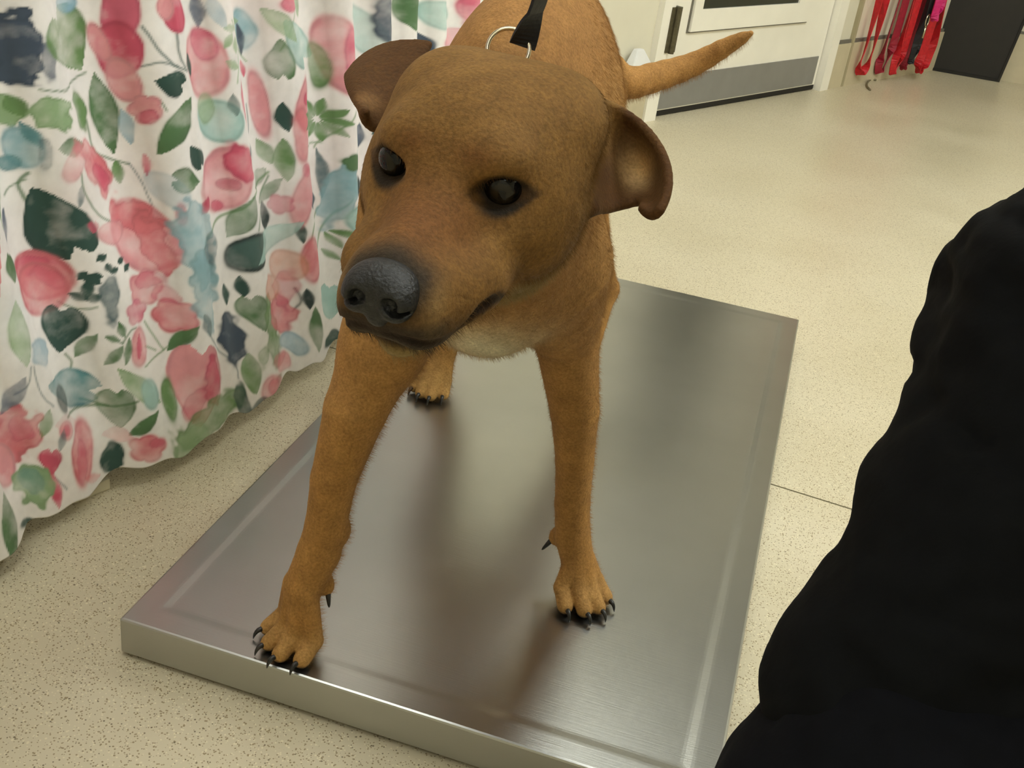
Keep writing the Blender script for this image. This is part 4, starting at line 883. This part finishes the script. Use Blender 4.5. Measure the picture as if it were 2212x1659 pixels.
# ------------------------------------------------------------------ person in black squatting at the right
def build_person():
    root = empty('person', (0.86, -0.08, 0)); tag(root, 'person in black shirt and trousers squatting to the right of the scale', 'person')
    off = np.array([0.86, -0.08, 0])
    def done(F, name, mat, wrinkle=0.0, seed=1):
        V, Q = F.mesh(name, 3)
        if wrinkle:
            nrm = np.zeros_like(V); P = V[Q]; fn = np.cross(P[:, 2] - P[:, 0], P[:, 3] - P[:, 1])
            for c in range(4):
                for a in range(3): nrm[:, a] += np.bincount(Q[:, c], fn[:, a], minlength=len(V))
            nrm /= np.linalg.norm(nrm, axis=1)[:, None] + 1e-9
            wn = 1.3 * (vnoise(V * np.array([1, 1, 2.2]), 11, seed, 3) - 0.5); V = V + nrm * (wrinkle * (wn - 0.4 * np.abs(wn)))[:, None]
        return link(name, make_mesh('person_' + name, V - off, Q), mat, root)
    hip = np.array([0.93, -0.06, 0.33]); chest = np.array([0.90, 0.02, 0.66]); neck = np.array([0.86, 0.03, 0.86]); head = np.array([0.82, 0.03, 1.0])
    kf = np.array([0.745, 0.035, 0.485]); kn = np.array([0.652, -0.225, 0.315]); ff = np.array([0.80, 0.08, 0.07]); fn_ = np.array([0.74, -0.20, 0.07])
    # body: one continuous skin surface
    B = Field((0.20, -0.6, 0.0), (1.25, 0.45, 1.25), 0.006)
    B.ell(hip, (0.13, 0.16, 0.12), k=0.05); B.ell((hip + chest) / 2, (0.11, 0.15, 0.17), k=0.05); B.ell(chest, (0.11, 0.18, 0.15), k=0.05)
    B.cone(neck - [0, 0, 0.06], head - [0, 0, 0.05], 0.055, 0.05, k=0.03); B.ell(head, (0.095, 0.075, 0.115), k=0.02); B.cone(head + [-0.09, 0, -0.01], head + [-0.105, 0, -0.03], 0.012, 0.013, k=0.01)
    B.ell(head + [-0.06, 0, -0.075], (0.04, 0.045, 0.035), k=0.02)
    for s in (-1, 1): B.ell(head + [0.01, s * 0.076, -0.01], (0.018, 0.008, 0.03), k=0.006); B.ell(head + [-0.085, s * 0.032, 0.012], (0.014, 0.016, 0.009), k=0.006, carve=True)
    for k_, f_ in ((kf, ff), (kn, fn_)):
        B.cone(hip + [0, (k_[1] - hip[1]) * 0.5, 0], k_, 0.075, 0.05, k=0.03); B.cone(k_, f_, 0.05, 0.035, k=0.02); B.cone(f_, f_ + [-0.11, 0, -0.042], 0.028, 0.020, k=0.01)
    hd = np.array(hand)
    for s, el_, hn in ((1, np.array([0.74, 0.25, 0.80]), hd), (-1, np.array([0.86, -0.26, 0.56]), np.array([0.74, -0.20, 0.44]))):
        sh = chest + [0, s * 0.17, 0.12]; B.cone(sh, el_, 0.05, 0.038, k=0.03); B.cone(el_, hn + (el_ - hn) / np.linalg.norm(el_ - hn) * 0.07, 0.038, 0.025, k=0.02)
        d = hn - el_; d /= np.linalg.norm(d); B.ell(hn - d * 0.03, (0.034, 0.034, 0.024), k=0.015)
        l = np.cross(d, [0, 0, 1]); l /= np.linalg.norm(l); nn = np.cross(d, l)
        for i, ln in enumerate((0.8, 0.95, 1.0, 0.85)):
            b0 = hn - d * 0.005 + l * (i - 1.5) * 0.017; b1 = b0 + d * 0.03 * ln + nn * 0.012; b2 = b1 + nn * 0.028 * ln - d * 0.008
            B.cone(b0, b1, 0.009, 0.0085, k=0.004); B.cone(b1, b2, 0.0085, 0.0075, k=0.004)
        B.cone(hn - d * 0.04 + l * 0.03, hn - d * 0.005 + l * 0.045 + nn * 0.01, 0.012, 0.009, k=0.006)
    done(B, 'body', SKIN)
    # trousers
    T = Field((0.48, -0.60, 0.0), (1.25, 0.42, 0.72), 0.005)
    T.ell(hip, (0.15, 0.19, 0.14), k=0.05)
    T.cone(hip + [0, 0.05, 0], kf, 0.105, 0.078, k=0.04); T.cone(kf, ff + [0, 0, 0.03], 0.074, 0.062, k=0.03)
    T.cone(hip + [-0.03, -0.09, 0], kn, 0.115, 0.083, k=0.04); T.cone(kn, fn_ + [0, 0, 0.03], 0.080, 0.070, k=0.03)
    T.ell((kf + kn) / 2 + [0.12, 0, -0.06], (0.10, 0.12, 0.14), k=0.06)
    T.ell((0.60, -0.27, 0.30), (0.05, 0.06, 0.05), k=0.03)
    done(T, 'trousers', BLACKT, 0.022, 4)
    # shirt
    S = Field((0.5, -0.45, 0.25), (1.25, 0.45, 0.98), 0.005)
    S.ell((hip + chest) / 2 + [0, 0, -0.02], (0.150, 0.19, 0.22), k=0.05); S.ell(chest, (0.135, 0.205, 0.17), k=0.05); S.cone(chest + [0, -0.12, 0.12], chest + [0, 0.12, 0.12], 0.07, 0.07, k=0.04)
    for s, el_ in ((1, np.array([0.74, 0.25, 0.80])), (-1, np.array([0.86, -0.26, 0.56]))):
        sh = chest + [0, s * 0.17, 0.12]; S.cone(sh, sh + (el_ - sh) * 0.75, 0.075, 0.065, k=0.03)
    S.cone(chest + [0, 0, 0.10], neck - [0, 0, 0.03], 0.09, 0.062, k=0.03)
    S.cone((0.738, 0.020, 0.528), (0.694, -0.095, 0.425), 0.112, 0.089, k=0.03); S.cone((0.738, 0.020, 0.528), chest, 0.112, 0.12, k=0.04); S.cone((0.694, -0.095, 0.425), (0.652, -0.19, 0.350), 0.089, 0.084, k=0.02)
    done(S, 'shirt', BLACKC, 0.022, 9)
    for sg in (-1, 1):
        bm = bmesh.new(); bmesh.ops.create_uvsphere(bm, u_segments=20, v_segments=14, radius=0.011, matrix=Matrix.Translation(Vector(head + [-0.080, sg * 0.030, 0.010])))
        finish(bm, 'eye', EYEM2, root, smooth=True)
    bm = bmesh.new(); tube(bm, smoothpath([head + [-0.088, -0.020, -0.062], head + [-0.099, 0, -0.060], head + [-0.088, 0.020, -0.062]], 9), [0.002, 0.004, 0.005, 0.0055, 0.006, 0.0055, 0.005, 0.004, 0.002], 8); finish(bm, 'mouth', LIPM, root, smooth=True)
    Hh = Field(head - 0.16, head + 0.16, 0.004); Hh.ell(head + [0.018, 0, 0.022], (0.098, 0.084, 0.112), k=0.02); Hh.ell(head + [0.10, 0, 0.03], (0.04, 0.04, 0.045), k=0.02)
    Hh.ell(head + [-0.10, 0, -0.05], (0.075, 0.09, 0.105), k=0.01, carve=True); done(Hh, 'hair', HAIRM)
    for f_ in (ff, fn_):
        G = Field(f_ - 0.22, f_ + [0.12, 0.12, 0.12], 0.004); G.ell(f_ + [-0.06, 0, -0.032], (0.135, 0.048, 0.034), k=0.02); G.ell(f_ + [0.0, 0, -0.005], (0.064, 0.054, 0.062), k=0.03)
        v, q = G.mesh('shoe'); v[:, 2] = np.maximum(v[:, 2], 0.001); link('shoe', make_mesh('person_shoe', v - off, q), SHOEM, root)
EYEM2 = simple('human_eye', (200, 195, 188), 0.15)
LIPM = simple('lips', (150, 84, 76), 0.5)
build_person()
